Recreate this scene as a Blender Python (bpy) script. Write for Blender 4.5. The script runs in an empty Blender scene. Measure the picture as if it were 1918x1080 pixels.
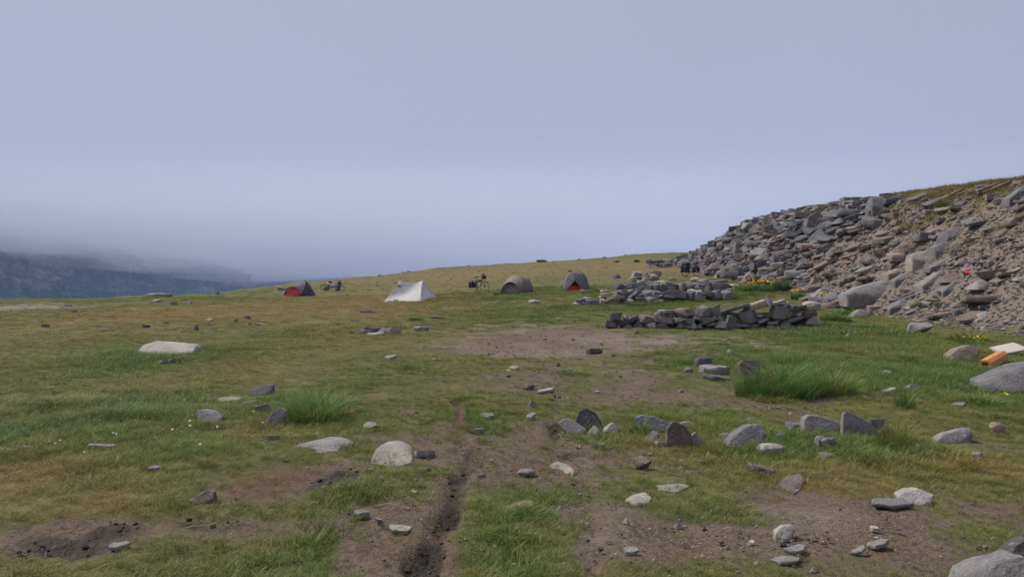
import bpy, bmesh, math, random, time
def lap(n): pass
import numpy as np
from mathutils import Vector, Matrix

# ------------------------------------------------------------------ camera, sky, sun, exposure
F = 1395.0            # focal length in photo pixels (photo 1918 x 1080)
CX, CY, HOR = 959.0, 540.0, 514.0
EYE = 1.6
PITCH = math.atan((CY - HOR) / F)
scn = bpy.context.scene
cam_d = bpy.data.cameras.new('camera')
cam_d.sensor_width = 36.0
cam_d.lens = 36.0 * F / 1918.0
cam_d.clip_start = 0.05
cam_d.clip_end = 12000.0
cam = bpy.data.objects.new('camera', cam_d)
scn.collection.objects.link(cam)
cam.location = (0, 0, EYE)
cam.rotation_euler = (math.pi / 2 - PITCH, 0, 0)
scn.camera = cam

SUN_EL, SUN_AZ = math.radians(52), math.radians(-62)   # azimuth from +Y (view direction), negative = left
world = bpy.data.worlds.new('World')
scn.world = world
world.use_nodes = True
wn, wl = world.node_tree.nodes, world.node_tree.links
wn.clear()
w_out = wn.new('ShaderNodeOutputWorld')
w_bg = wn.new('ShaderNodeBackground')
w_sky = wn.new('ShaderNodeTexSky')
w_sky.sky_type = 'NISHITA'
w_sky.sun_disc = False
w_sky.sun_elevation = SUN_EL
w_sky.sun_rotation = SUN_AZ
w_bg.inputs['Strength'].default_value = 0.1
# solid stratus: the clear sky hardly shows through the grey layer
w_tc = wn.new('ShaderNodeTexCoord')
w_ns = wn.new('ShaderNodeTexNoise')
w_ns.inputs['Scale'].default_value = 1.6
w_ns.inputs['Detail'].default_value = 2.0
w_rp = wn.new('ShaderNodeValToRGB')
w_rp.color_ramp.elements[0].position = 0.25
w_rp.color_ramp.elements[0].color = (1.26, 1.23, 1.53, 1)
w_rp.color_ramp.elements[1].position = 0.75
w_rp.color_ramp.elements[1].color = (1.41, 1.38, 1.71, 1)
w_mx = wn.new('ShaderNodeMix')
w_mx.data_type = 'RGBA'
w_mx.inputs[0].default_value = 0.94
wl.new(w_tc.outputs['Generated'], w_ns.inputs['Vector'])
wl.new(w_ns.outputs['Fac'], w_rp.inputs['Fac'])
wl.new(w_sky.outputs['Color'], w_mx.inputs[6])
wl.new(w_rp.outputs['Color'], w_mx.inputs[7])
wl.new(w_mx.outputs[2], w_bg.inputs['Color'])
wl.new(w_bg.outputs['Background'], w_out.inputs['Surface'])

sun_d = bpy.data.lights.new('sun', 'SUN')
sun_d.energy = 1.5
sun_d.angle = math.radians(16)
sun_d.color = (1.0, 0.92, 0.79)
sun = bpy.data.objects.new('sun', sun_d)
scn.collection.objects.link(sun)
sdir = Vector((math.sin(SUN_AZ) * math.cos(SUN_EL), math.cos(SUN_AZ) * math.cos(SUN_EL), math.sin(SUN_EL)))
sun.rotation_euler = sdir.to_track_quat('Z', 'Y').to_euler()
sun.location = (-20, 20, 40)

vs = scn.view_settings
vs.view_transform = 'Standard'
vs.look = 'None'
vs.exposure = 1.6
vs.gamma = 1.0
vs.use_curve_mapping = False
scn.cycles.volume_bounces = 1
scn.cycles.use_denoising = True

# ------------------------------------------------------------------ numpy noise and terrain
_rng = np.random.RandomState(7)
_LAT = _rng.rand(256, 256)

def vnoise(x, y, seed=0):
    x = np.asarray(x, float) + seed * 17.37
    y = np.asarray(y, float) + seed * 9.71
    xi = np.floor(x).astype(int); yi = np.floor(y).astype(int)
    fx = x - xi; fy = y - yi
    fx = fx * fx * (3 - 2 * fx); fy = fy * fy * (3 - 2 * fy)
    a = _LAT[xi & 255, yi & 255]; b = _LAT[(xi + 1) & 255, yi & 255]
    c = _LAT[xi & 255, (yi + 1) & 255]; d = _LAT[(xi + 1) & 255, (yi + 1) & 255]
    return (a * (1 - fx) + b * fx) * (1 - fy) + (c * (1 - fx) + d * fx) * fy

def fbm(x, y, seed=0, octv=4):
    s = 0; a = 0.5; t = 0
    for i in range(octv):
        s = s + a * vnoise(np.asarray(x) * 2 ** i, np.asarray(y) * 2 ** i, seed + i * 3)
        t += a; a *= 0.5
    return s / t

def sstep(a, b, x):
    t = np.clip((np.asarray(x, float) - a) / (b - a), 0, 1)
    return t * t * (3 - 2 * t)

_PX = [-800, 0, 200, 400, 540, 640, 765, 900, 1010, 1100, 1250, 1400, 1918, 2800]
_YC = [48, 48, 50, 62, 78, 95, 110, 118, 122, 125, 125, 125, 125, 125]
_RW = [560, 560, 559, 548, 532, 520, 509.5, 497, 489.5, 485, 474, 468, 462, 460]
_Y0 = [30, 30, 32, 36, 40, 40, 40, 30, 26, 24, 22, 22, 22, 22]
_ZC = [EYE + (HOR - r) / F * y for r, y in zip(_RW, _YC)]
# the quarry bank on the right: foot line, crest line and height along Y
_BY = [-20, 12, 19, 24, 30, 36, 42, 48, 54, 60, 66, 72, 80, 90]
_BF = [15.5, 14.0, 13.0, 13.2, 13.6, 14.0, 14.2, 14.4, 14.8, 15.4, 16.0, 16.6, 17.4, 18.5]
_BC = [22, 21.0, 20.4, 20.0, 19.8, 19.6, 19.4, 19.2, 18.9, 18.8, 18.9, 19.2, 19.8, 20.5]
_BH = [5.6, 5.6, 5.75, 5.6, 5.4, 5.25, 5.1, 4.9, 4.65, 4.1, 3.1, 1.8, 0.9, 0.0]

RUT_PX = [  # wheel ruts traced on the photograph, (x, y) from far to near
    [(857, 752), (864, 800), (868, 850), (862, 900), (850, 950), (822, 1000), (790, 1060)],
    [(1045, 738), (1040, 775), (1042, 820), (1050, 850), (1092, 885), (1120, 940), (1122, 1000), (1110, 1070)],
]
RUTS = []

def base_h(X, Y):
    X = np.asarray(X, float); Y = np.asarray(Y, float)
    px = CX + F * X / np.maximum(Y, 1.0)
    yc = np.interp(px, _PX, _YC); zc = np.interp(px, _PX, _ZC); y0 = np.interp(px, _PX, _Y0)
    t = (Y - y0) / (yc - y0)
    tt = np.clip(t, 0, 1)
    z = zc * np.where(tt < 0.12, tt * tt / 0.24, tt - 0.06) / 0.94
    d = np.maximum(Y - yc, 0)
    z = z - 0.05 * d - 0.0028 * d * d / (1 + d * 0.004)
    return z

def bank_h(X, Y):
    xf = np.interp(Y, _BY, _BF); xc = np.interp(Y, _BY, _BC); h = np.interp(Y, _BY, _BH)
    xf = xf + 0.7 * (fbm(Y * 0.25, X * 0.05, 21, 2) - 0.5)
    s = (np.asarray(X, float) - xf) / (xc - xf)
    p = np.clip(s, 0, None)
    prof = np.where(p < 0.15, p * p / 0.30, np.where(p < 0.75, p - 0.075, 0))
    q = np.clip((p - 0.75) / 0.5, 0, 1)
    prof = np.where(p >= 0.75, 0.675 + 0.5 * (q - q * q / 2), prof) / 0.925
    over = np.clip(p - 1.25, 0, 8)
    return h * (prof + 0.02 * over)

def micro(X, Y):
    r = np.hypot(X, Y)
    n = (fbm(X * 1.1, Y * 1.1, 1, 3) - 0.5) * 0.10 + (fbm(X * 4.5, Y * 4.5, 5, 3) - 0.5) * 0.05
    n = n + (fbm(X * 0.3, Y * 0.3, 9, 2) - 0.5) * 0.22 * sstep(9, 25, r)
    n = n + (fbm(X * 0.12, Y * 0.12, 12, 3) - 0.5) * 0.7 * sstep(50, 110, r) * (1 - sstep(130, 200, r))
    return n

def rut_field(X, Y):
    """signed depth of the wheel ruts and the wet core of them"""
    dz = np.zeros_like(np.asarray(X, float)); wet = np.zeros_like(dz)
    if not (np.asarray(Y) < 14).any(): return dz, wet
    for line in RUTS:
        best = np.full(dz.shape, 9.0)
        for (x0, y0), (x1, y1) in zip(line[:-1], line[1:]):
            dx, dy = x1 - x0, y1 - y0
            t = np.clip(((X - x0) * dx + (Y - y0) * dy) / (dx * dx + dy * dy), 0, 1)
            best = np.minimum(best, np.hypot(X - x0 - t * dx, Y - y0 - t * dy))
        brk = sstep(.36, .6, fbm(X * .9, Y * .9, 35, 3))
        best = best + 0.10 * (fbm(X * 5, Y * 5, 33, 3) - .5)
        w = 0.085 + 0.07 * (fbm(X * 1.7, Y * 1.7, 31, 2) - 0.5)
        k = np.abs(best) / w
        dz = dz + (-0.030 * np.exp(-k ** 4) + 0.02 * np.exp(-((k - 1.7) / 0.6) ** 2)) * (.35 + .65 * brk)
        wet = np.maximum(wet, np.exp(-(k / 1.1) ** 4) * (.25 + .75 * brk))
    return dz, wet

def hgt(X, Y):
    X = np.asarray(X, float); Y = np.asarray(Y, float)
    z = base_h(X, Y) + bank_h(X, Y) + micro(X, Y)
    if RUTS:
        z = z + rut_field(X, Y)[0]
    return z

def gz(x, y):
    return float(hgt(np.array([x]), np.array([y]))[0])

CP, SP = math.cos(PITCH), math.sin(PITCH)
def pix_dir(px, py):
    a = (px - CX) / F; b = (CY - py) / F
    return (a, CP + b * SP, -SP + b * CP)      # right, forward, up

_TS = np.concatenate([np.linspace(2.0, 30, 140), np.linspace(30.3, 220, 320)])
def ground_at(px, py):
    """first point where the ray through a photo pixel meets the ground"""
    dx, dy, dz = pix_dir(px, py)
    X, Y, Z = dx * _TS, dy * _TS, EYE + dz * _TS
    below = Z < hgt(X, Y)
    if not below.any():
        i = int(np.argmin(Z - hgt(X, Y)))
        t = _TS[i]
    else:
        i = int(np.argmax(below))
        t0, t1 = _TS[max(i - 1, 0)], _TS[i]
        for _ in range(9):
            m = 0.5 * (t0 + t1)
            if EYE + dz * m < gz(dx * m, dy * m): t1 = m
            else: t0 = m
        t = t1
    return Vector((dx * t, dy * t, EYE + dz * t))

def ground_many(px, py):
    px = np.asarray(px, float); py = np.asarray(py, float)
    a = (px - CX) / F; b = (CY - py) / F
    dx, dy, dz = a, CP + b * SP, -SP + b * CP
    lo = np.full(px.shape, 2.0); hi = np.full(px.shape, 220.0); done = np.zeros(px.shape, bool)
    for t in np.concatenate([np.arange(2.5, 30, .5), np.arange(30, 140, 1.5)]):
        hit = (~done) & (EYE + dz * t < hgt(dx * t, dy * t))
        hi[hit] = t; done |= hit
        lo[~done] = t
    for _ in range(8):
        m = (lo + hi) / 2
        bel = EYE + dz * m < hgt(dx * m, dy * m)
        hi = np.where(bel, m, hi); lo = np.where(bel, lo, m)
    return dx * hi, dy * hi, EYE + dz * hi, done

def skyline(px):
    Y = np.linspace(30, 170, 500); X = (px - CX) / F * Y; Z = hgt(X, Y)
    k = int(np.argmin(to_pix(X, Y, Z)[1]))
    return Vector((X[k], Y[k], Z[k]))

def at_depth(px, py, Y):
    dx, dy, dz = pix_dir(px, py)
    t = Y / dy
    return Vector((dx * t, Y, EYE + dz * t))

def to_pix(X, Y, Z):
    zz = np.asarray(Z, float) - EYE
    f = Y * CP - zz * SP; u = Y * SP + zz * CP
    return CX + F * np.asarray(X) / f, CY - F * u / f

RUTS_ = [[(ground_at(a, b).x, ground_at(a, b).y) for a, b in l] for l in RUT_PX]
RUTS.extend(RUTS_)

# ------------------------------------------------------------------ small helpers
COL = scn.collection
M = {}

def link(o, parent=None):
    COL.objects.link(o)
    if parent is not None:
        o.parent = parent
    return o

def tag(o, label=None, cat=None, group=None, kind=None):
    if label: o['label'] = label
    if cat: o['category'] = cat
    if group: o['group'] = group
    if kind: o['kind'] = kind
    return o

def mesh_obj(name, verts, faces, mat=None, parent=None, smooth=False):
    me = bpy.data.meshes.new(name)
    me.from_pydata([tuple(v) for v in verts], [], faces)
    me.update()
    if mat is not None: me.materials.append(mat)
    if smooth:
        me.polygons.foreach_set('use_smooth', [True] * len(me.polygons))
    return link(bpy.data.objects.new(name, me), parent)

def grid_mesh(name, P, mat, smooth=True):
    """P: rows x cols x 3 array"""
    r, c, _ = P.shape
    me = bpy.data.meshes.new(name)
    me.vertices.add(r * c)
    me.vertices.foreach_set('co', P.reshape(-1).astype(np.float32))
    i = np.arange(r * c).reshape(r, c)
    q = np.stack([i[:-1, :-1], i[:-1, 1:], i[1:, 1:], i[1:, :-1]], -1).reshape(-1, 4)
    me.loops.add(q.size); me.polygons.add(len(q))
    me.loops.foreach_set('vertex_index', q.reshape(-1).astype(np.int32))
    me.polygons.foreach_set('loop_start', (np.arange(len(q)) * 4).astype(np.int32))
    me.polygons.foreach_set('use_smooth', np.full(len(q), smooth))
    me.update(calc_edges=True)
    me.materials.append(mat)
    return me

def soup_mesh(name, V, T, mats, color=None, smooth=False):
    """triangles from numpy"""
    me = bpy.data.meshes.new(name)
    V = np.asarray(V, np.float32); T = np.asarray(T, np.int32)
    me.vertices.add(len(V)); me.vertices.foreach_set('co', V.reshape(-1))
    me.loops.add(T.size); me.polygons.add(len(T))
    me.loops.foreach_set('vertex_index', T.reshape(-1))
    me.polygons.foreach_set('loop_start', (np.arange(len(T)) * 3).astype(np.int32))
    me.polygons.foreach_set('use_smooth', np.full(len(T), smooth))
    me.update(calc_edges=True)
    for m in mats: me.materials.append(m)
    if color is not None:
        a = me.color_attributes.new('tint', 'FLOAT_COLOR', 'POINT')
        a.data.foreach_set('color', np.asarray(color, np.float32).reshape(-1))
    return me

class NT:
    """little node-tree builder"""
    def __init__(s, name):
        s.m = bpy.data.materials.new(name); s.m.use_nodes = True
        s.t = s.m.node_tree; s.t.nodes.clear()
        s.out = s.t.nodes.new('ShaderNodeOutputMaterial')
        s.bs = s.t.nodes.new('ShaderNodeBsdfPrincipled')
        s.t.links.new(s.bs.outputs[0], s.out.inputs['Surface'])
    def n(s, kind, **kw):
        nd = s.t.nodes.new(kind)
        for k, v in kw.items(): setattr(nd, k, v)
        return nd
    def set(s, sock, v):
        if hasattr(v, 'links') or isinstance(v, bpy.types.NodeSocket): s.t.links.new(v, sock)
        else: sock.default_value = v
    def noise(s, vec, scale, detail=4, rough=0.55, dist=0.0):
        nd = s.n('ShaderNodeTexNoise')
        if vec is not None: s.t.links.new(vec, nd.inputs['Vector'])
        nd.inputs['Scale'].default_value = scale; nd.inputs['Detail'].default_value = detail
        nd.inputs['Roughness'].default_value = rough; nd.inputs['Distortion'].default_value = dist
        return nd.outputs['Fac']
    def math(s, op, a, b=0.0, clamp=False):
        nd = s.n('ShaderNodeMath', operation=op, use_clamp=clamp)
        s.set(nd.inputs[0], a); s.set(nd.inputs[1], b)
        return nd.outputs[0]
    def rng(s, v, a, b, c=0.0, d=1.0):
        nd = s.n('ShaderNodeMapRange'); nd.clamp = True
        s.set(nd.inputs[0], v)
        for k, x in zip((1, 2, 3, 4), (a, b, c, d)): s.set(nd.inputs[k], x)
        return nd.outputs[0]
    def mix(s, f, a, b, mode='MIX'):
        nd = s.n('ShaderNodeMix', data_type='RGBA', blend_type=mode)
        s.set(nd.inputs[0], f)
        for k, x in ((6, a), (7, b)):
            if isinstance(x, tuple) and len(x) == 3: x = (*x, 1)
            s.set(nd.inputs[k], x)
        return nd.outputs[2]
    def mapping(s, vec, scale=(1, 1, 1), rot=(0, 0, 0)):
        nd = s.n('ShaderNodeMapping')
        s.t.links.new(vec, nd.inputs['Vector'])
        nd.inputs['Scale'].default_value = scale; nd.inputs['Rotation'].default_value = rot
        return nd.outputs[0]
    def bump(s, h, strength, dist):
        nd = s.n('ShaderNodeBump')
        nd.inputs['Strength'].default_value = strength; nd.inputs['Distance'].default_value = dist
        s.t.links.new(h, nd.inputs['Height'])
        s.t.links.new(nd.outputs[0], s.bs.inputs['Normal'])
    def pos(s):
        return s.n('ShaderNodeNewGeometry').outputs['Position']
    def col(s, v):
        if isinstance(v, tuple) and len(v) == 3: v = (*v, 1)
        s.set(s.bs.inputs['Base Color'], v)
    def rough(s, v, spec=0.3):
        s.set(s.bs.inputs['Roughness'], v); s.bs.inputs['Specular IOR Level'].default_value = spec

def simple_mat(name, col, rough=0.7, spec=0.3, var=0.15, scale=9.0):
    if name in M: return M[name]
    b = NT(name)
    f = b.noise(b.pos(), scale, 3)
    b.col(b.mix(f, tuple(c * (1 - var) for c in col), tuple(min(1, c * (1 + var)) for c in col)))
    b.rough(rough, spec)
    M[name] = b.m
    return b.m

# ------------------------------------------------------------------ zones of the ground
# every blob: photo pixel centre, half size in pixels, weight -> an ellipse on the ground in metres
def blobs(lst):
    out = []
    for px, py, rx, ry, w in lst:
        c = ground_at(px, py)
        n_ = ground_at(px, min(py + ry, 1300)); f_ = ground_at(px, py - ry)
        sx = rx * c.y / F
        sy = max(abs(f_.y - n_.y) / 2, 0.1)
        cy = (f_.y + n_.y) / 2
        out.append((c.x, cy, sx, min(sy, 30), w))
    return out

LUSH = blobs([
    (110, 700, 190, 55, .6), (120, 790, 190, 60, .65), (330, 740, 160, 40, .45), (440, 655, 130, 22, .55),
    (640, 625, 150, 14, .3), (560, 760, 90, 40, .8), (730, 700, 90, 24, .35), (640, 960, 80, 60, .3), (540, 1040, 130, 60, .25),
    (900, 800, 60, 50, .6), (985, 960, 110, 45, .5), (950, 1050, 90, 40, .5), (1180, 572, 110, 12, .9), (960, 590, 150, 16, .55),
    (1400, 640, 150, 14, .35), (1260, 672, 70, 16, .7), (1620, 630, 130, 34, 1.0), (1560, 700, 190, 50, .8), (1780, 680, 120, 60, .9),
    (1860, 740, 110, 50, .8), (1440, 540, 90, 18, .9), (1330, 545, 60, 12, .8), (1300, 780, 120, 26, .3), (1440, 840, 260, 30, .42),
    (1620, 840, 120, 34, .45), (1300, 950, 140, 40, .5), (1720, 850, 120, 40, .5), (560, 545, 200, 14, .35), (840, 560, 160, 16, .4),
    (1000, 548, 120, 12, .5), (250, 870, 160, 60, .35), (300, 940, 90, 40, .3), (850, 690, 130, 22, .3), (1120, 545, 40, 10, .8), (1060, 700, 60, 10, .6),
    (1880, 590, 60, 30, .7), (1090, 830, 60, 30, .4)])
DRY = blobs([
    (560, 585, 300, 28, .75), (250, 590, 220, 20, .65), (760, 545, 220, 20, .6), (900, 505, 260, 16, .9), (1130, 500, 150, 24, 1.0), (600, 640, 160, 24, .35), (500, 690, 160, 24, .35),
    (620, 525, 120, 10, .7), (40, 900, 90, 50, .85), (180, 960, 90, 40, .5), (1820, 870, 150, 40, .7), (1700, 930, 200, 40, .6), (1560, 890, 160, 40, .5),
    (470, 800, 60, 30, .4), (280, 740, 60, 20, .25), (900, 640, 200, 30, .35), (1100, 640, 180, 30, .35), (60, 640, 120, 20, .3), (1250, 860, 100, 30, .4),
    (1250, 505, 40, 14, .8)])
DIRT = blobs([
    (1000, 625, 260, 26, .5), (1160, 655, 240, 34, .55), (1400, 645, 160, 10, .6), (900, 660, 200, 24, .36), (1100, 720, 240, 34, .5), (1350, 765, 260, 24, .55), (640, 700, 120, 10, .45),
    (870, 700, 160, 20, .35), (820, 830, 190, 60, .6), (760, 760, 80, 16, .6), (1060, 850, 120, 60, .65), (900, 900, 90, 60, .6), (720, 990, 90, 60, .85), (1150, 1000, 130, 70, .7), (780, 1050, 130, 50, .9),
    (560, 890, 150, 36, .62), (420, 990, 220, 30, .55), (1350, 1010, 260, 60, .58), (1650, 1030, 280, 60, .55), (1480, 930, 160, 24, .6), (1860, 830, 100, 20, .6),
    (1250, 880, 120, 20, .35), (90, 1030, 160, 50, .8), (60, 575, 140, 8, .8), (480, 600, 60, 8, .3), (320, 625, 120, 8, .45), (1590, 745, 160, 12, .5), (1240, 735, 120, 12, .5),
    (1700, 975, 200, 30, .6), (500, 930, 120, 20, .5), (1900, 960, 80, 40, .5)])
MUD = blobs([
    (80, 1045, 120, 32, .85), (180, 1008, 60, 14, .8), (20, 1000, 40, 14, .6), (640, 900, 48, 22, 1.2), (560, 915, 60, 14, .35), (868, 870, 26, 40, .6), (840, 965, 26, 30, .6), (800, 1050, 50, 40, .7),
    (1040, 790, 16, 40, .45), (1080, 855, 50, 14, .6), (1140, 940, 30, 14, .7), (1110, 1010, 34, 40, .4), (1500, 1000, 140, 24, .3), (400, 985, 90, 10, .7), (330, 985, 40, 10, .5)])
REDD = blobs([(480, 900, 120, 40, .7), (420, 1030, 90, 30, .5), (850, 1010, 60, 40, .4), (860, 780, 20, 40, .8), (560, 870, 90, 20, .5), (720, 780, 60, 14, .35)])
GRAV = blobs([
    (60, 573, 160, 8, 1.0), (900, 612, 170, 10, .8), (1000, 660, 120, 10, .6), (1200, 640, 120, 14, .8), (1420, 645, 120, 8, .8), (1150, 690, 90, 10, .6), (840, 640, 90, 8, .6),
    (1000, 488, 300, 5, .9), (1260, 885, 60, 20, .6), (1450, 960, 200, 30, .3), (1130, 980, 80, 50, .3), (640, 525, 120, 5, .7), (930, 498, 160, 8, .6)])

def warp(X, Y):
    k = np.clip(np.hypot(X, Y) / 10, .35, 3)
    return X + (fbm(X * 1.3, Y * 1.3, 41, 3) - 0.5) * 0.9 * k, Y + (fbm(X * 1.3, Y * 1.3, 47, 3) - 0.5) * 1.4 * k

def field(lst, wx, wy):
    wx = wx.astype(np.float32); wy = wy.astype(np.float32)
    v = np.zeros_like(wx)
    for cx, cy, sx, sy, w in lst:
        r2 = ((wx - cx) / sx) ** 2 + ((wy - cy) / sy) ** 2
        k = r2 < 3.5
        v[k] += w * np.exp(-r2[k] ** 1.4)
    return v

def bank_s(X, Y):
    xf = np.interp(Y, _BY, _BF); xc = np.interp(Y, _BY, _BC)
    return (X - xf) / (xc - xf)

def zones(X, Y):
    X = np.asarray(X, float); Y = np.asarray(Y, float)
    big = fbm(X * 0.35, Y * 0.35, 61, 4); fine = fbm(X * 2.2, Y * 2.2, 66, 4)
    rut_dz, wet = rut_field(X, Y)
    WX, WY = warp(X, Y)
    r = np.hypot(X, Y)
    lush = np.clip(field(LUSH, WX, WY) + (big - 0.5) * 0.7 + 0.22, 0, 1)
    dry = np.clip(.95 * field(DRY, WX, WY) + (fbm(X * .5, Y * .5, 71, 3) - 0.5) * 0.8 + 0.06, 0, 1)
    dirt = np.clip(field(DIRT, WX, WY) * (0.45 + 1.1 * fine) + (fine - 0.62) * 0.5 + 0.6 * wet, 0, 1)
    mud = np.clip(field(MUD, WX, WY) * (0.5 + fine) - 0.12 + 0.62 * wet, 0, 1)
    red = np.clip(field(REDD, WX, WY), 0, 1)
    grav = np.clip(field(GRAV, WX, WY) * (0.4 + 1.2 * fine), 0, 1)
    # the bank: bare scree, grassy top
    s = bank_s(X, Y)
    hh = np.interp(Y, _BY, _BH)
    onb = sstep(0.02, 0.12, s) * sstep(0.3, 1.0, hh)
    top = sstep(0.62, 0.9, s + 0.75 * (fbm(X * .6, Y * .6, 81, 4) - .5)) * onb
    scree = onb * (1 - top)
    lush = lush * (1 - onb); dry = np.maximum(dry * (1 - onb), top * 0.8)
    dirt = np.maximum(dirt * (1 - onb), scree * 0.95 + top * 0.15 * (fine > .5)); mud = mud * (1 - onb)
    grav = np.maximum(grav * (1 - onb), scree * .5)
    return lush, dry, dirt, mud, red, grav, scree

# ------------------------------------------------------------------ ground
def ground_material():
    b = NT('meadow_soil')
    pos = b.pos()
    za = b.n('ShaderNodeAttribute', attribute_name='zone_a'); zb = b.n('ShaderNodeAttribute', attribute_name='zone_b')
    sa = b.n('ShaderNodeSeparateColor'); sb = b.n('ShaderNodeSeparateColor')
    b.t.links.new(za.outputs['Color'], sa.inputs[0]); b.t.links.new(zb.outputs['Color'], sb.inputs[0])
    lush, dry, dirt = sa.outputs[0], sa.outputs[1], sa.outputs[2]
    mud, red, grav = sb.outputs[0], sb.outputs[1], sb.outputs[2]
    n1 = b.noise(pos, 2.3, 5, .6); n2 = b.noise(pos, 22, 4, .65); n3 = b.noise(pos, 90, 3, .6)
    turf = b.mix(lush, (.125, .14, .038), (.06, .12, .026))
    turf = b.mix(dry, turf, (.215, .165, .058))
    turf = b.mix(b.rng(n2, .35, .7), turf, (.055, .05, .026))
    turf = b.mix(b.rng(n1, .45, .75, 0, .5), turf, (.19, .15, .075))
    n4 = b.noise(pos, 1.1, 7, .72)
    turf = b.mix(b.rng(n4, .5, .62, 0, .55), turf, (.06, .075, .026))
    turf = b.mix(b.rng(n4, .46, .36, 0, .5), turf, (.22, .19, .085))
    soil = b.mix(b.rng(n1, .3, .7), (.175, .135, .10), (.13, .096, .072))
    soil = b.mix(b.rng(n2, .42, .68), soil, (.07, .052, .038))
    soil = b.mix(b.rng(n3, .52, .7, 0, .7), soil, (.26, .21, .165))
    soil = b.mix(b.math('MULTIPLY', red, .75), soil, (.12, .062, .04))
    soil = b.mix(b.math('MULTIPLY', grav, .55), soil, (.27, .24, .215))
    v = b.n('ShaderNodeTexVoronoi'); b.t.links.new(pos, v.inputs['Vector']); v.inputs['Scale'].default_value = 38
    v.inputs['Randomness'].default_value = 1.0
    peb = b.n('ShaderNodeSeparateColor'); b.t.links.new(v.outputs['Color'], peb.inputs[0])
    stones = b.mix(peb.outputs[0], (.085, .075, .072), (.30, .275, .26))
    stones = b.mix(b.rng(peb.outputs[1], .6, .7), stones, (.2, .135, .105))
    g = b.math('MULTIPLY', b.rng(grav, .1, .8), b.rng(peb.outputs[2], .25, .5))
    soil = b.mix(g, soil, stones)
    # ragged edge between turf and soil
    e = b.math('ADD', dirt, b.math('MULTIPLY', b.math('SUBTRACT', n2, .5), .9))
    col = b.mix(b.rng(e, .3, .55), turf, soil)
    wetm = b.rng(b.math('ADD', mud, b.math('MULTIPLY', b.math('SUBTRACT', n2, .5), .5)), .3, .7)
    mudc = b.mix(n2, (.014, .011, .009), (.045, .034, .027))
    col = b.mix(wetm, col, mudc)
    b.col(col)
    b.rough(b.rng(wetm, 0, 1, .92, .6), .22)
    h = b.math('ADD', b.math('MULTIPLY', n2, .7), b.math('MULTIPLY', n3, .35))
    b.bump(h, 1.0, .05)
    return b.m

GM = ground_material()
nr, nc = 560, 460
ys = np.exp(np.linspace(math.log(1.0), math.log(420.0), nr)) - 2.5
us = np.linspace(-1.35, 1.35, nc)
U, YY = np.meshgrid(us, ys)
XX = U * (YY + 2.5)
ZZ = hgt(XX, YY)
zl, zd, zdi, zm, zr, zg, zs = zones(XX, YY)
ZZ = ZZ + zm * (fbm(XX * 11, YY * 11, 91, 3) - .6) * .2 - zdi * .02 * (YY < 40) * (zs < .2)
gme = grid_mesh('ground', np.stack([XX, YY, ZZ], -1), GM)
for nm, ch in (('zone_a', (zl, zd, zdi)), ('zone_b', (zm, zr, zg))):
    a = gme.color_attributes.new(nm, 'FLOAT_COLOR', 'POINT')
    a.data.foreach_set('color', np.stack([*ch, np.ones_like(zl)], -1).astype(np.float32).reshape(-1))
ground = link(bpy.data.objects.new('ground', gme))
tag(ground, 'trampled alpine meadow with muddy wheel ruts', 'ground', kind='structure')

# ------------------------------------------------------------------ far valley side, air, cloud
def mountain_material():
    b = NT('crag_rock')
    pos = b.pos()
    n1 = b.noise(pos, .013, 6, .65); n2 = b.noise(b.mapping(pos, (1, 1, .6), (0, .5, 0)), .035, 8, .72, .6)
    geo = b.n('ShaderNodeNewGeometry'); sx = b.n('ShaderNodeSeparateXYZ'); b.t.links.new(geo.outputs['Normal'], sx.inputs[0])
    col = b.mix(b.rng(n2, .47, .68), (.003, .0035, .0045), (.32, .32, .31))
    grass = b.mix(n2, (.035, .042, .03), (.095, .10, .07))
    col = b.mix(b.math('MULTIPLY', b.rng(sx.outputs[2], .62, .85), b.rng(n1, .35, .6)), col, grass)
    b.col(col); b.rough(.95, .1)
    b.bump(n2, 1.0, 14.0)
    return b.m

MM = mountain_material()
# valley side running away from the viewer, crossed by gullies and spurs
nv, nu = 320, 760
v = np.linspace(0, 1, nv)[:, None]; Yv = (640 + 3000 * np.linspace(0, 1, nu) ** 1.3)[None, :]
hv = -150 + 290 * v
spur = (fbm(Yv / 420 + .25 * v, 0.5 * v + 0 * Yv, 103, 3) - .5)
gul = np.abs(fbm(Yv / 130 + 1.3 * v, 1.2 * v + 0 * Yv, 111, 4) - .5) * 2
rid = np.abs(fbm(Yv / 38 + 1.8 * v, 4 * v + 0 * Yv, 117, 4) - .5) * 2
fin = fbm(Yv / 9 + 2 * v, 30 * v + 0 * Yv, 121, 4) - .5
step = np.sin((v * 9 + 1.5 * fbm(Yv / 150 + 0 * v, 2 * v + 0 * Yv, 127, 3)) * 2 * math.pi)
Xv = -560 - 330 * v + 420 * spur - 230 * np.minimum(gul, .5) - 110 * np.minimum(rid, .45) + 34 * fin + 9 * step - 0.03 * (Yv - 900)
Zv = hv + 10 * (fbm(Yv / 60, 8 * v + 0 * Yv, 131, 3) - .5) + 0 * Yv
mme = grid_mesh('mountain', np.stack([Xv, Yv + 0 * v, Zv], -1), MM)
mtn = link(bpy.data.objects.new('mountain', mme))
tag(mtn, 'dark craggy valley side vanishing up into cloud', 'mountain', kind='structure')

def volume_mat(name, col, dens, aniso=0.0):
    m = bpy.data.materials.new(name); m.use_nodes = True
    t = m.node_tree; t.nodes.clear()
    o = t.nodes.new('ShaderNodeOutputMaterial'); p = t.nodes.new('ShaderNodeVolumePrincipled')
    p.inputs['Color'].default_value = (*col, 1); p.inputs['Density'].default_value = dens
    p.inputs['Anisotropy'].default_value = aniso
    t.links.new(p.outputs[0], o.inputs['Volume'])
    return m

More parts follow.
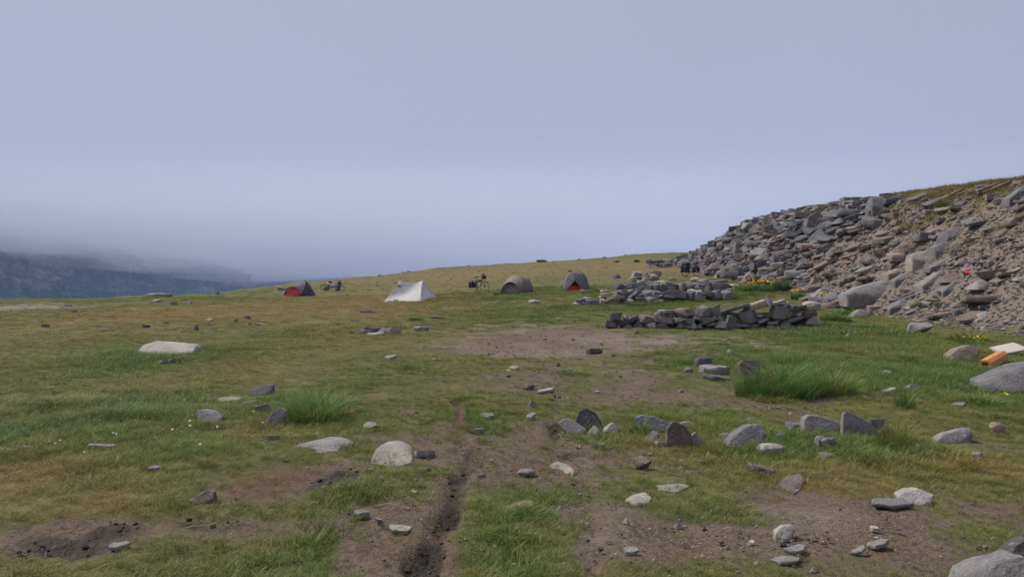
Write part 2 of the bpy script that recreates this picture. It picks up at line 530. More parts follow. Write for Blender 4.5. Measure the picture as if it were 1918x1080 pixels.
def box_obj(name, x0, x1, y0, y1, z0, z1, mat):
    vs_ = [(x, y, z) for z in (z0, z1) for y in (y0, y1) for x in (x0, x1)]
    return mesh_obj(name, vs_, [(0, 2, 3, 1), (4, 5, 7, 6), (0, 1, 5, 4), (2, 6, 7, 3), (0, 4, 6, 2), (1, 3, 7, 5)], mat)

haze = box_obj('haze', -2300, 900, -60, 4200, -185, 300, volume_mat('haze_air', (.42, .62, 1.0), 0.00020))
tag(haze, 'thin blue-grey mountain haze filling the valley air', 'haze', kind='stuff')

# low stratus lying against the valley side, thin below and thicker above: three closed lumpy banks
def cloud_bank(y0, taper, zb0, zr, zt, dens, seed, label):
    cr, cc = 90, 110
    cyv = np.linspace(y0, 3800, cr)[:, None]; cxv = np.linspace(-2200, 800, cc)[None, :]
    lump = fbm(cxv / 300 + 0 * cyv, cyv / 300 + 0 * cxv, seed, 4) - .5
    edge = np.minimum(np.minimum((cyv - y0) / taper, (3800 - cyv) / 500), np.minimum((cxv + 2200) / 400, (800 - cxv) / 1500))
    edge = np.clip(edge, 0, 1); edge = edge * edge * (3 - 2 * edge)
    zb = np.interp(cyv, [900, 1150, 1500, 2000], [zb0 + 18, zb0 + 12, zb0 - 4, zb0 - 30])
    zlow = zr - (zr - zb) * edge + (44 * lump + 40 * (fbm(cxv / 90 + 0 * cyv, cyv / 90 + 0 * cxv, seed + 5, 3) - .5)) * edge
    ztop = zr + 1 + (zt - zr) * edge + 20 * lump * edge
    P = np.concatenate([np.stack([cxv + 0 * cyv, cyv + 0 * cxv, q], -1).reshape(-1, 3) for q in (zlow, ztop)])
    nV = cr * cc
    idx = np.arange(nV).reshape(cr, cc)
    q_low = np.stack([idx[:-1, :-1], idx[1:, :-1], idx[1:, 1:], idx[:-1, 1:]], -1).reshape(-1, 4)
    q_top = np.stack([idx[:-1, :-1], idx[:-1, 1:], idx[1:, 1:], idx[1:, :-1]], -1).reshape(-1, 4) + nV
    rim = np.concatenate([idx[0, :], idx[1:, -1], idx[-1, ::-1][1:], idx[::-1, 0][1:-1]])
    rimn = np.roll(rim, -1)
    q_rim = np.stack([rim, rimn, rimn + nV, rim + nV], -1)
    o = mesh_obj('cloud', P, [tuple(int(i) for i in f) for f in np.concatenate([q_low, q_top, q_rim])], volume_mat('cloud_mist', (.76, .81, .93), dens), smooth=True)
    tag(o, label, 'cloud', kind='stuff')
cloud_bank(420, 700, 16, 75, 84, .0017, 141, 'thin lower fringe of the cloud on the valley side')
cloud_bank(540, 700, 34, 100, 110, .0024, 151, 'middle layer of the cloud on the valley side')
cloud_bank(680, 700, 56, 135, 146, .0036, 161, 'thick upper layer of the cloud on the valley side')
lap('b_setting')

# ------------------------------------------------------------------ stone
def rock_material(name, lichen=0.5, strata=1.0):
    b = NT(name)
    pos = b.pos()
    oi = b.n('ShaderNodeObjectInfo')
    tint = oi.outputs['Color']
    n1 = b.noise(pos, 5.5, 5, .65); n2 = b.noise(pos, 34, 4, .65)
    wv = b.n('ShaderNodeMapping'); b.t.links.new(pos, wv.inputs['Vector']); wv.inputs['Scale'].default_value = (3, 3, 15)
    b.t.links.new(b.n('ShaderNodeCombineXYZ').outputs[0], wv.inputs['Location'])
    rv = b.n('ShaderNodeVectorRotate'); b.t.links.new(pos, rv.inputs['Vector']); rv.inputs['Axis'].default_value = (.5, .6, .2); b.t.links.new(b.math('MULTIPLY', oi.outputs['Random'], 2.4), rv.inputs['Angle'])
    b.t.links.new(rv.outputs[0], wv.inputs['Vector'])
    st = b.noise(wv.outputs[0], 2.0, 5, .65, .8)
    col = b.mix(b.rng(n1, .3, .7), b.mix(1.0, tint, (.68, .68, .72), 'MULTIPLY'), b.mix(1.0, tint, (1.22, 1.2, 1.16), 'MULTIPLY'))
    col = b.mix(b.rng(st, .52, .66, 0, .3 * strata), col, b.mix(1.0, tint, (.5, .5, .54), 'MULTIPLY'))
    col = b.mix(b.rng(n2, .54, .66, 0, lichen), col, (.36, .35, .32))
    col = b.mix(b.rng(b.noise(pos, 3.1, 5, .7), .5, .62, 0, .4), col, b.mix(1.0, tint, (.62, .57, .5), 'MULTIPLY'))
    col = b.mix(b.rng(b.noise(pos, 11, 3, .6), .66, .72, 0, .5), col, (.06, .06, .062))
    b.col(col); b.rough(.88, .25)
    h = b.math('ADD', b.math('ADD', b.math('MULTIPLY', st, .35), b.math('MULTIPLY', n2, .4)), b.math('MULTIPLY', n1, .6))
    b.bump(h, 1.0, .045)
    return b.m

M['rock'] = rock_material('slate_stone')

TONE = {'grey': (.165, .165, .18), 'pale': (.30, .285, .26), 'dark': (.08, .081, .09), 'tan': (.225, .19, .15), 'brown': (.145, .115, .10),
        'pink': (.21, .165, .155), 'blue': (.125, .13, .15), 'light': (.22, .215, .215), 'white': (.38, .37, .345)}

def hull_mesh(name, pts, hi=0, seed=0, amp=0.03, normalise=True):
    rnd = np.random.RandomState(seed + 5)
    bm = bmesh.new()
    for p in pts: bm.verts.new(p)
    r = bmesh.ops.convex_hull(bm, input=bm.verts[:])
    bmesh.ops.delete(bm, geom=[g for g in set(r['geom_interior'] + r['geom_unused']) if isinstance(g, bmesh.types.BMVert)], context='VERTS')
    bmesh.ops.dissolve_limit(bm, angle_limit=math.radians(9), verts=bm.verts[:], edges=bm.edges[:])
    size = max((max(v.co[k] for v in bm.verts) - min(v.co[k] for v in bm.verts)) for k in range(3))
    if hi:
        bmesh.ops.bevel(bm, geom=bm.edges[:], offset=size * .022, segments=1, affect='EDGES', clamp_overlap=True)
        bmesh.ops.triangulate(bm, faces=bm.faces[:])
        for k in range(hi):
            lim = size * (.26 if k == 0 else .13)
            es = [e for e in bm.edges if e.calc_length() > lim]
            if es: bmesh.ops.subdivide_edges(bm, edges=es, cuts=1)
            bmesh.ops.triangulate(bm, faces=[f for f in bm.faces if len(f.verts) > 3])
        bm.normal_update()
        o = rnd.rand(3) * 40
        co = np.array([v.co[:] for v in bm.verts]) / size
        n = fbm(co[:, 0] * 5 + o[0] + co[:, 2] * 3, co[:, 1] * 5 + o[1] - co[:, 2] * 11, 3, 4) - .5
        n2 = fbm(co[:, 0] * 2 + o[2], co[:, 1] * 2 + co[:, 2] * 2.5, 8, 2) - .5
        for v, a, c in zip(bm.verts, n, n2):
            v.co += v.normal * size * (amp * 2 * a + amp * 1.6 * c)
    if normalise:
        lo = [min(v.co[k] for v in bm.verts) for k in range(3)]; hi_ = [max(v.co[k] for v in bm.verts) for k in range(3)]
        for v in bm.verts:
            v.co = Vector(((v.co.x - lo[0]) / (hi_[0] - lo[0]) - .5, (v.co.y - lo[1]) / (hi_[1] - lo[1]) - .5, (v.co.z - lo[2]) / (hi_[2] - lo[2])))
    me = bpy.data.meshes.new(name)
    bm.to_mesh(me); bm.free()
    if hi:
        me.polygons.foreach_set('use_smooth', [True] * len(me.polygons))
        me.set_sharp_from_angle(angle=math.radians(28))
    me.materials.append(M['rock'])
    return me

def rock_pts(kind, seed):
    r = np.random.RandomState(seed)
    if kind == 'slab':      # flat split plate: two jittered polygons
        n = r.randint(5, 8); a = np.sort(r.rand(n) * .6 + np.arange(n)) / n * 2 * math.pi
        rad = .75 + .35 * r.rand(n)
        top = np.stack([np.cos(a) * rad, np.sin(a) * rad, .5 + .12 * r.rand(n)], -1)
        bot = top * (.92 + .16 * r.rand(n, 1)); bot[:, 2] = -.5 + .3 * r.rand(n)
        p = np.concatenate([top, bot]); p[:, 2] *= .30
        t = (r.rand(2) - .5) * .25
    elif kind == 'tilt':    # plate lying on the slope, dipping to the left
        p = rock_pts('slab', seed + 900); t = (.15 * (r.rand() - .5), -.30 - .25 * r.rand())
    elif kind == 'block':
        p = np.array([(x, y, z) for x in (-1, 1) for y in (-1, 1) for z in (-1, 1)], float)
        p = p * (.62 + .38 * r.rand(8, 1)) + (r.rand(8, 3) - .5) * .45
        q = r.randn(5, 3); q /= np.linalg.norm(q, axis=1)[:, None]
        p = np.concatenate([p, q * .98]); p[:, 2] *= .75
        t = (r.rand(2) - .5) * .5
    elif kind == 'wedge':
        n = 6
        p = np.concatenate([np.stack([r.rand(n) * 2 - 1, r.rand(n) * 2 - 1, -np.ones(n) * .6], -1),
                            [(-.2 + .5 * r.rand(), .2, .95), (.5 * r.rand(), -.3, .6), (-.7, .3 * r.rand(), .35), (.75, .2, .15 + .3 * r.rand())],
                            [(-1, -.5, -.6), (1, -.6, -.6), (.9, .8, -.6), (-.9, .7, -.6)]])
        t = (0, 0)
    else:                   # weathered, rounded
        q = r.randn(34, 3); q /= np.linalg.norm(q, axis=1)[:, None]
        p = np.sign(q) * np.abs(q) ** .8; p[:, 2] *= .6; t = (0, 0)
    ax, ay = t
    p = p @ np.array([[1, 0, 0], [0, math.cos(ax), math.sin(ax)], [0, -math.sin(ax), math.cos(ax)]])
    p = p @ np.array([[math.cos(ay), 0, -math.sin(ay)], [0, 1, 0], [math.sin(ay), 0, math.cos(ay)]])
    yaw = 0 if kind == 'tilt' else r.rand() * 6.28
    return p @ np.array([[math.cos(yaw), math.sin(yaw), 0], [-math.sin(yaw), math.cos(yaw), 0], [0, 0, 1]])

ROCK = {}
def rock(kind, i, hi):
    k = (kind, i % 9, hi)
    if k not in ROCK:
        ROCK[k] = hull_mesh('stone', rock_pts(kind, (i % 9) * 13 + len(kind) * 71), hi, i, .035 if kind != 'round' else .05)
    return ROCK[k]

_sr = random.Random(11)
def tinted(o, tone, j=.14):
    c = TONE[tone] if isinstance(tone, str) else tone
    k = 1 + _sr.uniform(-j, j)
    o.color = (c[0] * k, c[1] * k, c[2] * k * (1 + _sr.uniform(-.03, .03)), 1)
    return o

_ri = [0]
def stone_px(x0, y0, x1, y1, tone='grey', kind='block', label=None, name='stone', group=None, parent=None, cat='stone', dr=.75, sink=.12, Y=None, lift=None, hi=None):
    """a stone that covers a photo box; its distance is that of the ground under its lower edge"""
    _ri[0] += 1
    mx = (x0 + x1) / 2
    g = ground_at(mx, y1) if Y is None else at_depth(mx, y1, Y)
    Yd = g.y
    w = (x1 - x0) * Yd / F; vis = (y1 - y0) * Yd / F
    d = dr * w
    h = max(vis - d * EYE / Yd * .8, .45 * vis)
    k = (Yd + d * .5) / Yd
    if hi is None: hi = 2 if (x1 - x0) > 26 else (1 if (x1 - x0) > 14 else 0)
    o = bpy.data.objects.new(name, rock(kind, _ri[0], hi))
    z = g.z if Y is None else g.z
    s = max(sink, .45 if kind == 'slab' else .28) if Y is None else 0
    o.scale = (w * k, d, h * (1 + s))
    o.location = (g.x * k, Yd + d * .5, z - h * s)
    tinted(o, tone)
    link(o, parent)
    if label: tag(o, label, cat, group)
    return o

def stone_outline(pts, tone='grey', depth=.7, label=None, name='boulder', cat='boulder', group=None, lean=.45, seed=1, hi=2, Y=None, sink=.1, amp=.02, parent=None, under=0.0, flat=None):
    """a boulder whose face follows a photo outline; placed on the ground under its lowest pixel, with real thickness"""
    if flat is None: flat = lean >= .75
    lo = max(p[1] for p in pts); mx = sum(p[0] for p in pts) / len(pts)
    bx = max(pts, key=lambda p: p[1])[0]
    g = ground_at(bx, lo)
    Yd = g.y if Y is None else Y
    hgt_px = lo - min(p[1] for p in pts); wid_px = max(p[0] for p in pts) - min(p[0] for p in pts)
    d = depth * wid_px * Yd / F
    V = []
    top_g = ground_at(mx, min(p[1] for p in pts)).y
    if flat and Y is None:           # a rock lying half buried: its outline follows the ground away from the viewer
        D = .7 * max(top_g - Yd, .1); d = D
        for (x, y) in pts:
            up = (lo - y) / max(hgt_px, 1)
            f_ = at_depth(x, y, Yd + D * up); zg = gz(f_.x, f_.y)
            V.append(f_); V.append(Vector((f_.x, f_.y + .03, zg - .10))); V.append(Vector((f_.x * .97 + .03 * g.x, f_.y + .35 * D * up + .05, min(f_.z, zg) - .02)))
    for (x, y) in (pts if not V else []):
        up = (lo - y) / max(hgt_px, 1)
        f_ = at_depth(x, y, Yd + d * lean * up)
        if under and up < .3: f_ = at_depth(mx + (x - mx) * .97, y, Yd + d * under * (1 - up / .3))
        V.append(f_)
        cx_ = mx + (x - mx) * .82
        b_ = at_depth(cx_, y, Yd + d * lean * up)
        V.append(Vector((b_.x, b_.y + d * (1 - .45 * up), b_.z - (up * .10) * hgt_px * Yd / F)))
        if up < .62:
            zg = min(f_.z, g.z)
            V.append(Vector((f_.x, f_.y + .02 * d, zg - sink * hgt_px * Yd / F - .02)))
            V.append(Vector((b_.x, b_.y + d * .9, zg - sink * hgt_px * Yd / F - .02)))
    o0 = Vector((at_depth(mx, lo, Yd).x, Yd + d * .5, at_depth(mx, lo, Yd).z))
    me = hull_mesh(name, [tuple(v - o0) for v in V], hi, seed, amp, normalise=False)
    o = bpy.data.objects.new(name, me); o.location = o0
    tinted(o, tone, .05); link(o, parent)
    if label: tag(o, label, cat, group)
    return o
lap('c_rocks')

# ------------------------------------------------------------------ loose stones of the meadow (photo boxes, tone, shape, label)
S = stone_px
stone_outline([(258, 654), (268, 645), (292, 640), (316, 639.5), (340, 643), (364, 645), (367, 652), (362, 660), (335, 665), (300, 665), (262, 661)], 'white', .55,
              'long pale flat-topped boulder lying alone in the left meadow', lean=.7, seed=3, amp=.022, flat=False)
stone_outline([(538, 846), (556, 832), (590, 822), (618, 817), (640, 819), (661, 828), (658, 838), (632, 845), (590, 848)], 'light', .5,
              'long low pale rock left of the wheel ruts, grass over its edge', lean=.8, seed=4)
stone_outline([(691, 868), (704, 845), (722, 830), (748, 828), (766, 836), (776, 858), (770, 869), (730, 874)], 'pale', .5,
              'domed pale rock with pitted top beside the left rut', lean=.85, seed=5, amp=.03)
stone_outline([(1810, 1082), (1830, 1064), (1880, 1052), (1912, 1036), (1945, 1062), (1985, 1085), (1980, 1130), (1880, 1140), (1815, 1120)], 'light', .6,
              'large grey rock cut off by the bottom right corner', lean=.6, seed=6)
stone_outline([(1886, 1046), (1902, 1020), (1925, 1006), (1960, 1010), (1990, 1040), (1960, 1060), (1900, 1060)], 'dark', .5,
              'dark stone behind the large grey corner rock', lean=.4, seed=7, name='stone', cat='stone')
stone_outline([(1848, 716), (1880, 700), (1918, 683), (1990, 672), (2010, 700), (1970, 735), (1900, 738), (1870, 733)], 'grey', .55,
              'big tilted grey slab at the right edge below the timber', lean=.7, seed=8, flat=False)
stone_outline([(1076, 795), (1084, 771), (1097, 763), (1116, 772), (1128, 792), (1122, 804), (1084, 803)], 'dark', .7,
              'dark faceted stone at the left end of the foreground row', name='stone', cat='stone', seed=9)
stone_outline([(1046, 793), (1052, 785), (1064, 784), (1084, 793), (1098, 805), (1092, 813), (1064, 811)], 'light', .55,
              'long pale stone lying left of the dark faceted stone', name='stone', cat='stone', lean=.6, seed=10)
stone_outline([(1187, 782), (1200, 777), (1226, 780), (1255, 791), (1256, 805), (1236, 810), (1196, 806)], 'blue', .6,
              'dark layered slab propped on a smaller stone in the foreground row', name='stone', cat='stone', lean=.5, seed=11)
stone_outline([(1248, 828), (1250, 800), (1262, 788), (1280, 795), (1296, 812), (1290, 832), (1268, 836)], 'brown', .7,
              'upright brown-grey block in the middle of the foreground row', name='stone', cat='stone', lean=.25, seed=12)
stone_outline([(1272, 792), (1290, 788), (1320, 800), (1338, 812), (1330, 822), (1306, 820), (1290, 812)], 'pale', .5,
              'long pale slab leaning behind the upright brown-grey block', name='stone', cat='stone', lean=.5, seed=13, Y=7.75)
stone_outline([(1289, 832), (1298, 812), (1303, 808), (1322, 828), (1318, 840), (1298, 840)], 'light', .6,
              'small pointed grey stone at the foot of the leaning pale slab', name='stone', cat='stone', lean=.35, seed=14)
stone_outline([(1360, 835), (1376, 812), (1404, 796), (1426, 794), (1437, 812), (1430, 832), (1396, 843), (1370, 843)], 'grey', .7,
              'large white-flecked grey boulder in the foreground row', lean=.55, seed=15)
stone_outline([(1384, 800), (1392, 786), (1408, 782), (1422, 786), (1422, 800), (1400, 806)], 'tan', .6,
              'rounded tan stone behind the white-flecked boulder', name='stone', cat='stone', lean=.5, seed=16, Y=8.1)
stone_outline([(1504, 808), (1506, 784), (1516, 776), (1540, 779), (1580, 793), (1576, 806), (1545, 812)], 'light', .6,
              'blocky square-ended grey boulder in the foreground row', lean=.35, seed=17)
stone_outline([(1578, 812), (1579, 774), (1586, 768), (1606, 780), (1632, 790), (1645, 812), (1620, 818)], 'light', .5,
              'tall pointed shark-fin stone in the foreground row', lean=.2, seed=18, name='stone', cat='stone')
stone_outline([(1755, 824), (1772, 812), (1800, 803), (1818, 801), (1822, 812), (1800, 826), (1770, 829)], 'light', .5,
              'long grey stone sloping up to the right at the end of the row', lean=.6, seed=19, name='stone', cat='stone')
stone_outline([(1683, 928), (1697, 918), (1722, 915), (1750, 926), (1744, 938), (1722, 946), (1690, 936)], 'white', .6,
              'pale angular block on dry grass at lower right', lean=.7, seed=20, name='stone', cat='stone')
stone_outline([(1780, 664), (1795, 652), (1816, 646), (1836, 653), (1830, 668), (1812, 678), (1786, 676)], 'tan', .7,
              'split tan stone left of the orange timber', lean=.5, seed=21, name='stone', cat='stone')
stone_outline([(1383, 682), (1392, 674), (1412, 672), (1425, 680), (1420, 694), (1404, 705), (1390, 700)], 'brown', .8,
              'blocky brown-grey stone touching the big dark tussock', lean=.35, seed=22, name='stone', cat='stone')
stone_outline([(466, 739), (478, 727), (500, 720), (513, 719), (511, 729), (494, 740), (478, 742)], 'blue', .6,
              'dark slate wedge left of the bright green tussock', lean=.6, seed=23, name='stone', cat='stone')
stone_outline([(497, 790), (510, 772), (526, 762), (536, 768), (528, 784), (510, 797)], 'light', .6,
              'leaning grey stone at the foot of the bright green tussock', lean=.5, seed=24, name='stone', cat='stone')
stone_outline([(366, 768), (384, 766), (402, 770), (415, 782), (404, 792), (374, 792)], 'light', .6,
              'grey rock beside the white seed heads', lean=.6, seed=25, name='stone', cat='stone')
stone_outline([(352, 938), (368, 926), (390, 918), (402, 920), (400, 932), (378, 944), (358, 944)], 'brown', .6,
              'dark brown slab alone in the grass at lower left', lean=.6, seed=26, name='stone', cat='stone')
stone_outline([(1461, 905), (1478, 890), (1500, 887), (1508, 896), (1500, 918), (1486, 926)], 'brown', .5,
              'smooth brown-grey rock half buried below the foreground row', lean=.85, seed=27, name='stone', cat='stone')
stone_outline([(1452, 998), (1466, 985), (1486, 983), (1491, 992), (1480, 1006), (1468, 1010), (1454, 1004)], 'white', .7,
              'whitish angular stone on bare soil near the bottom edge', lean=.6, seed=28, name='stone', cat='stone')
stone_outline([(1172, 936), (1190, 924), (1208, 921), (1221, 930), (1218, 940), (1190, 944)], 'pale', .6,
              'pale smooth stone beside the right-hand rut', lean=.8, seed=29, name='stone', cat='stone')
stone_outline([(1028, 872), (1044, 864), (1062, 867), (1077, 881), (1074, 889), (1056, 886), (1040, 880)], 'pale', .6,
              'pale wedge half buried between the two ruts', lean=.8, seed=30, name='stone', cat='stone')
stone_outline([(938, 950), (960, 940), (985, 935), (1000, 936), (998, 946), (970, 954), (945, 958)], 'tan', .5,
              'long rough stone in the grass strip between the ruts', lean=.8, seed=31, name='stone', cat='stone')

for a in [
    (295, 670, 326, 684, 'light', 'slab', 'small grey slab just in front of the long pale boulder'),
    (407, 742, 453, 754, 'pale', 'slab', 'flat pale stone above the rock with white seed heads'),
    (476, 752, 508, 771, 'grey', 'block', 'small grey stone between the slate wedge and the leaning stone'),
    (455, 749, 480, 758, 'light', 'slab', 'thin grey stone right of the flat pale stone'),
    (184, 727, 207, 741, 'grey', 'wedge', 'small dark stone alone in deep green grass at left'),
    (-6, 835, 24, 847, 'pale', 'slab', 'flat stone cut off by the left edge'),
    (42, 832, 67, 841, 'white', 'slab', 'small white flat stone near the left edge'),
    (168, 825, 218, 843, 'pale', 'slab', 'broken pale flat stone in the left grass'),
    (775, 836, 815, 856, 'pale', 'slab', 'low pale stone right of the domed rock'),
    (278, 869, 306, 883, 'light', 'round', 'small half-hidden stone in thick grass at left'),
    (680, 789, 706, 803, 'pale', 'slab', 'small pale stone on soil above the domed rock'),
    (494, 810, 522, 824, 'tan', 'slab', 'small tan stone sunk in grass left of the low pale rock'),
    (205, 1013, 241, 1029, 'light', 'slab', 'pale stone beside the black mud at lower left'),
    (662, 953, 693, 969, 'light', 'slab', 'small flat stone on bare soil left of the ruts'),
    (728, 979, 771, 997, 'pale', 'slab', 'flat pale stone on soil near the bottom of the left rut'),
    (968, 875, 1004, 891, 'light', 'round', 'smooth grey stone right of the left rut'),
    (985, 747, 1007, 764, 'light', 'wedge', 'pale grey angular stone between the upper ends of the ruts'),
    (979, 714, 1003, 729, 'brown', 'round', 'rounded brown cobble on the trampled path'),
    (1006, 725, 1039, 736, 'white', 'slab', 'flat whitish stone right of the brown cobble'),
    (898, 772, 926, 784, 'pale', 'slab', 'flat pale stone in green grass right of the left rut'),
    (882, 800, 906, 811, 'light', 'slab', 'small flat stone in the grass strip beside the left rut'),
    (986, 772, 1004, 788, 'pale', 'slab', 'thin tilted stone left of the right rut'),
    (1099, 794, 1129, 813, 'pale', 'wedge', 'small pale stone in front of the dark faceted stone'),
    (1127, 788, 1163, 812, 'white', 'wedge', 'whitish lump right of the dark faceted stone'),
    (1202, 804, 1249, 827, 'light', 'wedge', 'streaked pale stone under the dark layered slab'),
    (1226, 822, 1256, 836, 'light', 'slab', 'low stone in the grass under the streaked pale stone'),
    (1345, 808, 1374, 826, 'light', 'round', 'small grey stone left of the white-flecked boulder'),
    (1420, 825, 1471, 854, 'pale', 'round', 'crusty white-lichened stone in front of the foreground row'),
    (1470, 788, 1503, 806, 'grey', 'block', 'small grey block left of the square-ended boulder'),
    (1444, 806, 1482, 824, 'grey', 'wedge', 'dark grey stone right of the white-flecked boulder'),
    (1620, 780, 1654, 806, 'blue', 'block', 'dark stone behind the shark-fin stone'),
    (1527, 814, 1563, 843, 'light', 'slab', 'grey stone sunk in grass below the square-ended boulder'),
    (1646, 798, 1668, 811, 'light', 'wedge', 'tiny blue-grey stone right of the shark-fin stone'),
    (1707, 827, 1731, 848, 'pale', 'wedge', 'small pale triangular stone under the thin tussock'),
    (1853, 788, 1881, 812, 'tan', 'round', 'round tan cobble near the right edge above dry grass'),
    (1816, 844, 1846, 862, 'light', 'block', 'small pale stone in the dry grass at right'),
    (1504, 841, 1529, 858, 'brown', 'wedge', 'small brown stone below the foreground row'),
    (1533, 845, 1564, 861, 'grey', 'block', 'small grey stone right of the small brown stone'),
    (1630, 935, 1707, 953, 'grey', 'slab', 'flat dark slab sunk beside the pale angular block'),
    (1231, 909, 1295, 924, 'pale', 'slab', 'flat pale stone sunk in turf beside the right rut'),
    (1186, 853, 1222, 880, 'tan', 'round', 'crumbly tan lump left of the gravel patch'),
    (1400, 862, 1452, 888, 'brown', 'slab', 'brown flaky stone above the half-buried smooth rock'),
    (1593, 1019, 1624, 1040, 'light', 'tilt', 'thin stone splinter on soil near the bottom right'),
    (1625, 1005, 1666, 1029, 'light', 'tilt', 'longer stone splinter right of the thin splinter'),
    (1443, 1042, 1502, 1058, 'light', 'slab', 'flat grey stone near the bottom edge'),
    (1470, 1018, 1512, 1038, 'grey', 'slab', 'dull grey flat stone under the whitish angular stone'),
    (1168, 1022, 1196, 1038, 'light', 'slab', 'small grey stone at the bottom end of the right rut'),
    (1515, 1058, 1535, 1070, 'light', 'wedge', 'tiny stone right of the flat grey stone at the bottom'),
    (1301, 667, 1334, 687, 'grey', 'block', 'grey block topmost of the three piled stones'),
    (1310, 681, 1367, 701, 'light', 'slab', 'flat pale slab in the middle of the three piled stones'),
    (1317, 697, 1371, 713, 'blue', 'slab', 'flat dark slab lowest of the three piled stones'),
    (1281, 687, 1298, 698, 'light', 'round', 'small pale stone left of the three piled stones'),
    (1356, 653, 1379, 663, 'pale', 'wedge', 'small pale stone above the three piled stones'),
    (1692, 715, 1726, 734, 'white', 'slab', 'whitish flat stone in lush grass at right'),
    (1650, 724, 1680, 737, 'pale', 'slab', 'flat stone in grass left of the whitish flat stone'),
    (1652, 692, 1671, 702, 'pale', 'slab', 'small flat stone right of the big dark tussock'),
    (1690, 751, 1716, 766, 'light', 'wedge', 'small stone half hidden under a grass stalk at right'),
    (1786, 752, 1812, 762, 'light', 'slab', 'flat pale stone in grass under the big tilted slab'),
    (1701, 602, 1748, 625, 'light', 'round', 'rounded grey stone in tall grass at the foot of the scree'),
    (1580, 622, 1598, 634, 'pale', 'wedge', 'pale stone in the grass right of the dry stone wall'),
    (1630, 628, 1646, 635, 'pale', 'slab', 'small flat pale stone far right of the dry stone wall'),
    (671, 615, 689, 626, 'light', 'block', 'leftmost stone of the small campfire ring'),
    (679, 611, 694, 621, 'grey', 'block', 'back left stone of the small campfire ring'),
    (690, 610, 715, 622, 'dark', 'block', 'dark back stone of the small campfire ring'),
    (706, 612, 728, 625, 'light', 'wedge', 'middle stone of the small campfire ring'),
    (722, 612, 751, 626, 'pale', 'slab', 'rightmost pale stone of the small campfire ring'),
    (688, 621, 720, 631, 'pale', 'slab', 'front flat stone of the small campfire ring'),
    (774, 610, 804, 620, 'light', 'slab', 'flat plate stone right of the campfire ring'),
    (807, 589, 833, 598, 'brown', 'slab', 'flat brown stone right of the small bright tussock'),
    (675, 580, 704, 586, 'pale', 'slab', 'pale flat stone in dry grass left of the white tent'),
    (652, 619, 664, 624, 'light', 'slab', 'tiny flat stone left of the campfire ring'),
    (1097, 650, 1129, 662, 'dark', 'slab', 'dark flat-topped stone in the middle of the trampled ground'),
    (1041, 677, 1051, 685, 'brown', 'wedge', 'tiny dark stone on the trampled ground'),
    (953, 684, 972, 692, 'pale', 'slab', 'flat pale stone left of centre on the trampled path'),
    (1050, 690, 1072, 698, 'pale', 'slab', 'flat pale stone beside the green patch on the path'),
    (720, 664, 744, 674, 'pale', 'slab', 'pale flat stone on trampled turf left of the path'),
    (990, 561, 1012, 569, 'pale', 'slab', 'pale flat stone in front of the tan tent'),
    (1042, 593, 1056, 600, 'pale', 'slab', 'small pale stone on the green strip before the far wall'),
    (361, 606, 374, 618, 'brown', 'wedge', 'brown stone standing in the upper left meadow'),
    (267, 606, 280, 614, 'dark', 'block', 'dark stone left of the standing brown stone'),
    (186, 614, 214, 621, 'pale', 'slab', 'pale flat slab in the upper left meadow'),
    (306, 600, 317, 606, 'dark', 'block', 'small dark stone between the dark and brown stones'),
    (384, 595, 399, 602, 'light', 'slab', 'flat grey stone beyond the standing brown stone'),
    (437, 597, 446, 604, 'grey', 'block', 'leftmost of four small stones below the red-doored tent'),
    (458, 591, 470, 598, 'grey', 'block', 'farthest of four small stones below the red-doored tent'),
    (463, 602, 472, 610, 'dark', 'wedge', 'nearest of four small stones below the red-doored tent'),
    (475, 603, 488, 609, 'grey', 'slab', 'rightmost of four small stones below the red-doored tent'),
    (121, 568, 137, 574, 'white', 'slab', 'whitish stone on the far left plateau edge'),
    (132, 578, 144, 585, 'light', 'block', 'grey stone below the whitish stone at far left'),
    (78, 606, 93, 613, 'grey', 'slab', 'flat grey stone near the left edge of the far meadow'),
    (401, 543, 414, 552, 'light', 'wedge', 'grey boulder on the skyline left of the red-doored tent'),
    (352, 559, 361, 568, 'pale', 'wedge', 'pale leaning stone left of the skyline boulder'),
    (318, 565, 331, 572, 'pale', 'slab', 'small pale stone below the skyline slab at left'),
    (286, 560, 301, 566, 'pale', 'slab', 'thin pale slab left of the pale leaning stone'),
    (276, 548, 324, 556, 'light', 'slab', 'long pale rock slab on the skyline above the far meadow'),
    (518, 535, 535, 543, 'light', 'slab', 'pale stone in the grass just left of the red-doored tent'),
    (1143, 510, 1166, 522, 'grey', 'wedge', 'grey wedge boulder on the slope right of the grey tent'),
    (1003, 485.5, 1025, 491, 'dark', 'round', 'low dark outcrop on the hill skyline above the tents'),
    (1186, 486, 1198, 491, 'dark', 'slab', 'dark stone high on the slope left of the rubble'),
    (1148, 487, 1160, 492, 'brown', 'slab', 'brown stone high on the slope above the grey tent'),
    (1063, 505, 1071, 509, 'dark', 'block', 'small dark stone on the slope behind the grey tent'),
    (1086, 541, 1106, 548, 'white', 'slab', 'whitish slab by the front right corner of the grey tent'),
]:
    S(*a[:6], label=a[6], group=None)
# dark knobs along the skyline that nothing tells apart
for x, w in [(712, 5), (757, 3.5), (766, 5), (821, 3), (878, 4), (664, 3), (1084, 4), (1131, 5), (1171, 4)]:
    c = skyline(x); ww = w * c.y / F
    o = bpy.data.objects.new('stone', rock('block', x, 1)); o.scale = (ww * 1.3, ww, ww * .75); o.location = (c.x, c.y - .4, gz(c.x, c.y - .4) - ww * .3)
    tinted(o, 'dark'); link(o); tag(o, 'small dark stone dotted along the hill skyline', 'stone', 'dark stones on the skyline')
